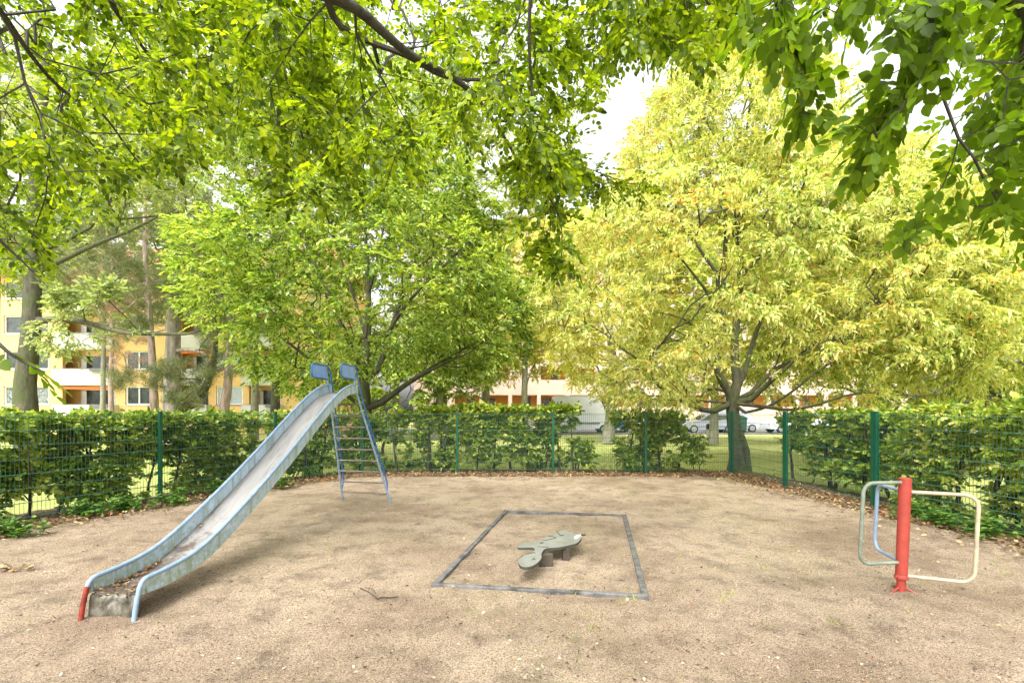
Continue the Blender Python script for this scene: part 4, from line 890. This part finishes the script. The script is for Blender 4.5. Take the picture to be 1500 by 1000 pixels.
    for right in (True, False):
        m = MB(); m.tube([lad(z, right) for z in zs], .019, 8); m.build('ladder_stile', M_LBLUE, e, smooth=True, loc=base)
        m = MB(); hp = [lad(2.425, right)+dd*.02+[0,0,.002], lad(2.43, right)+dd*.07, lad(2.38, right)+dd*.13]+[lad(z, right)+dd*.155 for z in (2.2,1.6,1.0,.52)]+[lad(.38, right)+dd*.14, lad(.27, right)+dd*.05, lad(.2, right)]
        m.tube(smooth_path(hp, 3), .0145, 8); m.build('handrail', M_DBLUE, e, smooth=True, loc=base)
    for k in range(9):
        z = .18+.2*k; a, b = lad(z, True), lad(z, False); m = MB(); m.tube([a, b], .0145 if k < 2 else .0155, 8); m.build('rung', M_STEELTUBE, e, smooth=True, loc=base)
    rng = np.random.default_rng(8); P, = [[]]
    for _ in range(150):
        s = abs(rng.normal(0,.42))+.03; c = Wd*(1-abs(rng.normal(0,.16))) if s > .3 else Wd*rng.uniform(.1,.98); c = min(max(c, .02), Wd-.02)
        z = np.interp(s, fl[:,0], fl[:,1]); P.append(W3(s, z+.004, c))
    P = np.array(P); k = len(P); leaves_mesh('leaf_litter', P, rng.normal(0,1,(k,3))*[1,1,.4], up(k, rng, .4), rng.uniform(.02,.06,k), rng.uniform(.015,.035,k), T_FAR, M_LITTER, e, base)['kind'] = 'stuff'
    # underside brackets
    m = MB(); m.box(W3(4.52,1.955,Wd/2), (.46,.16,.02), math.atan2(w[1], w[0])); m.build('top_step', M_STEEL, e, loc=base)
slide()
# ================================================================= kerb frame and rider plate
def kerbframe():
    tl, trr, bl, br = G(740.8,747.2,.03), G(914.7,753.5,.03), G(637,853.7,.03), G(945.3,870.7,.03); c = (tl+trr+bl+br)/4; c[2] = 0
    e = empty('sandpit_border', c); tag(e, 'flat grey rectangular border of kerb strips sunk in the sand around the animal board', 'kerb frame')
    for a, b in ((tl,trr),(trr,br),(br,bl),(bl,tl)):
        t = (b-a)/np.linalg.norm(b-a); nn = np.array([-t[1], t[0], 0]); m = MB(); w = .03; ex = .0
        K = 14; pts = [a-t*w+(b-a+2*t*w)*k/K+[0,0,mnoise.noise((k*.9, a[0], 0))*.003] for k in range(K+1)]
        a0 = .0 ; vs = []
        for p in pts: vs += [p+nn*w-[0,0,.16], p+nn*w-[0,0,.006], p+nn*(w-.008), p-nn*(w-.008), p-nn*w-[0,0,.006], p-nn*w-[0,0,.16]]
        vs = [v+np.array([0,0,.002*(abs(t[0]) > .7)]) for v in vs]
        m.add(vs, [(i*6+j, (i+1)*6+j, (i+1)*6+j+1, i*6+j+1) for i in range(K) for j in range(5)]+[(0,1,2,3,4,5), tuple(K*6+j for j in (5,4,3,2,1,0))])
        m.build('kerb_strip', M_CONCTOP, e, loc=c)
kerbframe()
def rider():
    Z = .17; ol = [(758.6,799.5),(766,795),(777,793.2),(788.5,793),(794,789.5),(800.7,785.6),(807,783.5),(813.7,781.3),(822,777),(828,776.8),(835,778.7),(842,780.8),(850,781),(851.5,784),(851,788),(846.6,793.8),(840,796.5),(831,798.6),(818,801),(802,802.3),(796,805.5),(793,810.7),(793.5,815),(792,818.5),(785,825.5),(774.7,829.8),(764,829),(759.5,823.7),(760,820),(762.5,816.8),(771,811.6),(780,808),(783,805.5),(782.5,803),(780,801.3),(770,801.3),(760,801.3)]
    P = np.array([G(*q, Z) for q in ol]); c = P.mean(0); c[2] = 0; e = empty('balance_board', c)
    tag(e, 'grey-green duck-shaped balance board on short legs inside the kerb frame', 'play equipment')
    sp = smooth_path(np.vstack([P, P[:1]]), 3)[:-1]; n = len(sp)
    m = MB(); m.add([p for p in sp]+[p-[0,0,.028] for p in sp], [tuple(range(n))], 0); m.f += [tuple(range(2*n-1,n-1,-1))]+[((i+1)%n, i, n+i, n+(i+1)%n) for i in range(n)]; m.mi += [1]*(n+1)
    m.build('board', [M_PLATE, M_PLATEE], e, loc=c)
    def line(pts):
        q = [G(x, y, Z)+[0,0,.0015] for x, y in pts]; l = MB(); l.tube(smooth_path(q, 4), .0045, 4); l.build('engraved_line', M_LINE, e, loc=c)
    S = 130/1500; cv = lambda L: [(740+x*S, 770+y*S) for x, y in L]
    for L_ in ([(880,100),(905,130),(935,165)], [(730,175),(800,178),(860,205)], [(860,205),(780,222),(690,242),(620,235)], [(600,270),(615,290),(590,300)], [(625,270),(650,295)],
               [(545,350),(630,355),(730,358)], [(360,480),(430,462),(490,450),(505,465)], [(455,575),(490,550),(510,575)], [(935,165),(990,160)]): line(cv(L_))
    l = MB(); q = [G(850,782,Z)-[0,0,.01], G(858,781.6,Z)-[0,0,.01]]; l.tube(q, .009, 6); l.build('beak_pin', M_TYRE, e, loc=c)
    wp = [G(x, y, Z)+[0,0,.002] for x, y in cv([(1160,185),(1200,160),(1270,145),(1285,165),(1240,185),(1215,215),(1180,225),(1165,205)])]
    l = MB(); l.add(wp, [tuple(range(len(wp)))]); l.build('worn_patch', M_WORN, e, loc=c)
    for (x, y, wd, dp) in ((800,806,.15,.06),(829,797.5,.075,.075)):
        b = G(x, y, Z); l = MB(); l.box((b[0], b[1], Z/2-.05), (wd, dp, Z+.04)); l.build('leg', M_LEGB, e, loc=c, bevel=.01)
rider()
# ================================================================= standing roundabout
def roundabout():
    b = G(1319.3,867); e = empty('standing_roundabout', b); tag(e, 'red post with three bent tube handles, cream, light blue and grey-green, standing in the sand', 'play equipment')
    lean = np.array([.045,0,1.]); ax = lambda z: b+np.array([.043*z/1.05, 0, z])
    m = MB(); m.tube([ax(-.05), ax(.14)], .036, 16); m.build('base_post', M_CAR_RED, e, smooth=True, loc=b)
    m = MB(); m.tube([ax(.125), ax(.128), ax(.15), ax(.155), ax(.16), ax(1.035), ax(1.042), ax(1.046)], [.049,.055,.055,.053,.047,.050,.050,.045], 24); m.build('sleeve', M_CAR_RED, e, smooth=True, loc=b)
    m = MB()
    for a in (200, 318, 80):
        v = np.array([math.cos(R(a)), math.sin(R(a)), 0]); m.tube([ax(.05)+v*.03, b+v*.10+[0,0,.02], b+v*.20+[0,0,-.012]], [.010,.008,.006], 6)
    m.build('foot_spread', M_CAR_RED, e, smooth=True, loc=b)
    for a, Rr, z0, z1, mt, lab in ((-24,.52,.155,.92,M_CREAM,'cream tube handle'),(77,.50,.27,.92,M_LBLUE,'light blue tube handle'),(188,.43,.275,1.005,M_GGREY,'grey-green tube handle')):
        v = np.array([math.cos(R(a)), math.sin(R(a)), 0]); r = .10; pts = [ax(z1)+v*.04]
        pts += [ax(z1)+v*(Rr-r)*.5]
        pts += [ax(z1)*[0,0,0]+b+[.04*z1,0,0]+v*(Rr-r+r*math.sin(t))+[0,0,z1-r+r*math.cos(t)] for t in np.linspace(0, math.pi/2, 7)]
        pts += [b+[.04*z0,0,0]+v*(Rr-r+r*math.cos(t))+[0,0,z0+r-r*math.sin(t)] for t in np.linspace(0, math.pi/2, 7)]
        pts += [ax(z0)+v*.04]
        m = MB(); m.tube(pts, .0165, 12); tag(m.build('handle', mt, e, smooth=True, loc=b), lab)
    m = MB(); m.tube([ax(.15)+[-.055,-.02,0], ax(.15)+[-.075,-.028,0]], .009, 6); m.build('bolt', M_CAR_RED, e, loc=b)
roundabout()
def sticks():
    b = G(552,876); e = MB()
    for pts, r in (([(528,861),(540,868),(548,873),(553,879)], .005), ([(553,879),(560,874),(572,874),(582,876)], .006), ([(535,860),(546,862),(550,872)], .003), ([(540,866),(543,858)], .002)):
        e.tube(smooth_path([G(*p, .02)+[0,0,random.uniform(-.005,.02)] for p in pts], 3), [r]*(3*(len(pts)-1)+1), 5)
    tag(e.build('twig', M_TWIG, loc=b), 'forked dry twig lying on the sand left of the kerb frame', 'twig')
    rng = np.random.default_rng(2)
    b = G(18,832); P = np.array([G(rng.uniform(0,40), 832+rng.normal(0,1.3), .02) for _ in range(22)]); n = len(P)
    tag(leaves_mesh('dead_leaf_spray', P-b, rng.normal(0,1,(n,3))*[1,1,.3], up(n, rng, .5), rng.uniform(.05,.09,n), rng.uniform(.03,.05,n), T_MID, M_LITTER), 'dry fallen leaf spray lying at the left edge of the sand', 'leaf spray').location = [float(v) for v in b]
sticks()
# ================================================================= vehicles
def vehicle(kind, label, loc, rz, paint, Lc=4.3, Wc=1.75, Hc=1.45, group='vehicles parked on the road'):
    e = empty(kind, loc, rz); tag(e, label, 'van' if 'van' in kind else 'car', group); h = Hc
    if 'van' in kind: prof = [(-.5*Lc,.35),(-.5*Lc,.75*h),(-.49*Lc,.97*h),(-.46*Lc,h),(.16*Lc,h),(.25*Lc,.93*h),(.37*Lc,.52*h),(.48*Lc,.42*h),(.5*Lc,.25*h),(.5*Lc,.35)]
    else: prof = [(-.5*Lc,.32),(-.5*Lc,.55*h),(-.47*Lc,.66*h),(-.40*Lc,.90*h),(-.33*Lc,.985*h),(-.1*Lc,h),(.06*Lc,.97*h),(.22*Lc,.68*h),(.42*Lc,.60*h),(.49*Lc,.48*h),(.5*Lc,.32)]
    m = MB(); n = len(prof); vs = []
    for f, y in ((.93,-.5*Wc),(1,-.44*Wc),(1,.44*Wc),(.93,.5*Wc)):
        for i, (x, z) in enumerate(prof):
            tuck = .86 if (z > .6*h and abs(y) > .45*Wc) else 1.0
            vs.append((x*(.985 if abs(y) > .45*Wc else 1), y*tuck, z if z < .5*h else (z-.02*(abs(y) > .45*Wc))))
    fs = [tuple(range(n)), tuple(range(4*n-1, 3*n-1, -1))]+[(k*n+i, (k+1)*n+i, (k+1)*n+(i+1)%n, k*n+(i+1)%n) for k in range(3) for i in range(n)]
    m.add(vs, fs); m.build('body', paint, e, bevel=.05, seg=3, smooth=True)
    for s in (-1, 1):
        y = s*(.5*Wc*.86+.012); g = MB()
        if 'van' in kind: wins = [[(.10,.60),(.10,.86),(.20,.86),(.29,.60)]]
        else: wins = [[(-.38,.68),(-.31,.92),(-.10,.95),(-.10,.68)], [(-.08,.68),(-.08,.95),(.05,.92),(.18,.68)]]
        for wn in wins: g.prism([(a*Lc, c*h) for a, c in wn], 'y', y-.02, y+.02)
        g.build('side_window', M_GLASS, e)
        for x in (-.31*Lc, .31*Lc):
            t = MB(); t.tube([(x, s*(.5*Wc-.20), .33), (x, s*(.5*Wc+.01), .33)], .33, 20); t = t.build('wheel', M_TYRE, e, smooth=True, bevel=.02)
            r = MB(); r.tube([(x, s*(.5*Wc+.005), .33), (x, s*(.5*Wc+.025), .33)], .21, 14); r.build('rim', M_RIM, t, smooth=True)
        l = MB(); l.box((.485*Lc, s*.36*Wc, .47*h if 'van' not in kind else .33*h), (.10,.30,.14)); l.build('headlight', M_LIGHT, e, bevel=.02)
        l = MB(); l.box((-.495*Lc, s*.41*Wc, .58*h if 'van' not in kind else .4*h), (.06,.20,.22)); l.build('tail_light', M_TAIL, e, bevel=.02)
        tr = MB(); tr.box((0, s*(.5*Wc+.004), .36*h if 'van' not in kind else .27*h), (.5*Lc,.03,.10)); tr.build('side_strip', M_GREY, e)
    ws = MB()
    if 'van' in kind: q = [(.262*Lc,.90*h),(.362*Lc,.56*h)]
    else: q = [(.075*Lc,.95*h),(.21*Lc,.70*h)]
    a, b = q; ws.add([(a[0]+.03,-.38*Wc,a[1]+.01),(a[0]+.03,.38*Wc,a[1]+.01),(b[0]+.03,.42*Wc,b[1]+.01),(b[0]+.03,-.42*Wc,b[1]+.01)], [(0,1,2,3)]); ws.build('windscreen', M_GLASS, e)
    return e
vehicle('parked_van', 'big white high-roofed van facing right beyond the lawn', (5.7,39.6,-.03), 0, M_CWHITE, 4.9, 2.0, 2.95)
vehicle('parked_car', 'blue car with a red tail light just right of the white van', (8.9,41.8,-.03), R(75), M_CBLUE, 4.1, 1.75, 1.55)
vehicle('parked_car', 'white car half hidden behind the flat-topped hedge', (-.6,39.8,-.03), R(180), M_CWHITE, 4.4, 1.75, 1.45)
vehicle('parked_car', 'dark car behind the shrub with the split stem', (-5.2,39.6,-.03), 0, M_CDARK, 4.3, 1.75, 1.5)
vehicle('parked_car', 'silver car left of the big forked trunk', (15.6,39.2,-.03), R(180), M_CGREY, 4.4, 1.75, 1.5)
vehicle('parked_car', 'white car seen between the forked trunk and the round-headed shrub, second from the big trunk', (11.9,41.5,-.03), 0, M_CWHITE, 4.2, 1.75, 1.45)
vehicle('parked_van', 'grey van nose just right of the big forked trunk', (18.4,41.2,-.03), R(0), M_CSILV, 4.4, 1.8, 1.9)
vehicle('parked_car', 'white car behind the thin sapling on the right', (22.7,39.6,-.03), R(180), M_CWHITE, 4.6, 1.8, 1.55)
def dumpster(label, loc, mat, group=None):
    e = empty('waste_container', loc); tag(e, label, 'container', group)
    m = MB(); m.prism([(-.62,.2),(-.68,1.15),(.68,1.15),(.62,.2)], 'y', -.5, .5); m.build('body', mat, e, bevel=.04)
    m = MB(); m.prism([(-.72,1.15),(-.68,1.25),(-.3,1.42),(.3,1.42),(.68,1.25),(.72,1.15)], 'y', -.54, .54); m.build('lid', mat, e, bevel=.03)
    for x in (-.5,.5):
        for y in (-.35,.35): t = MB(); t.tube([(x-.03,y,.1),(x+.03,y,.1)], .1, 10); t.build('wheel', M_TYRE, e)
dumpster('blue lidded waste container behind the slide ladder', (-9.2,36.4,-.06), M_CBLUE)
dumpster('green waste container beyond the lawn right of the forked trunk', (18.0,39.4,-.06), M_DKG)
m = MB(); 
for x in np.arange(-11.5,-3.5,.12): m.tube([(x,35.6,-.06),(x,35.6,2.05)], .012, 3, caps=False)
for z in (.2,.7,1.2,1.7,2.05): m.tube([(-11.5,35.62,z),(-3.5,35.62,z)], .014, 4, caps=False)
for x in (-11.5,-8.8,-6.2,-3.5): m.box((x,35.7,1.0), (.08,.08,2.2))
m = m.build('enclosure_fence', M_POST, loc=(-7.5,35.6,0)); tag(m, 'small green mesh enclosure behind the lawn by the blue container', 'fence')
e = empty('flower_pot', G(615,629)); tag(e, 'orange terracotta flower pot at the far edge of the lawn', 'flower pot')
m = MB(); m.tube([(0,0,0),(0,0,.42),(0,0,.44),(0,0,.55)], [.28,.42,.46,.46], 16); m.build('pot', M_TERRA, e, smooth=True)
m = MB(); m.tube([(0,0,.50),(0,0,.56)], .38, 12); m.build('soil', M_SOIL, e)
e = empty('bollard', G(1037,641)); tag(e, 'short white bollard with a black cap left of the forked trunk', 'bollard')
m = MB(); m.tube([(0,0,-.05),(0,0,.55)], .09, 12); m.build('shaft', M_WHITE, e, smooth=True); m = MB(); m.tube([(0,0,.55),(0,0,.85),(0,0,.9)], [.11,.11,.06], 12); m.build('cap', M_TYRE, e, smooth=True)
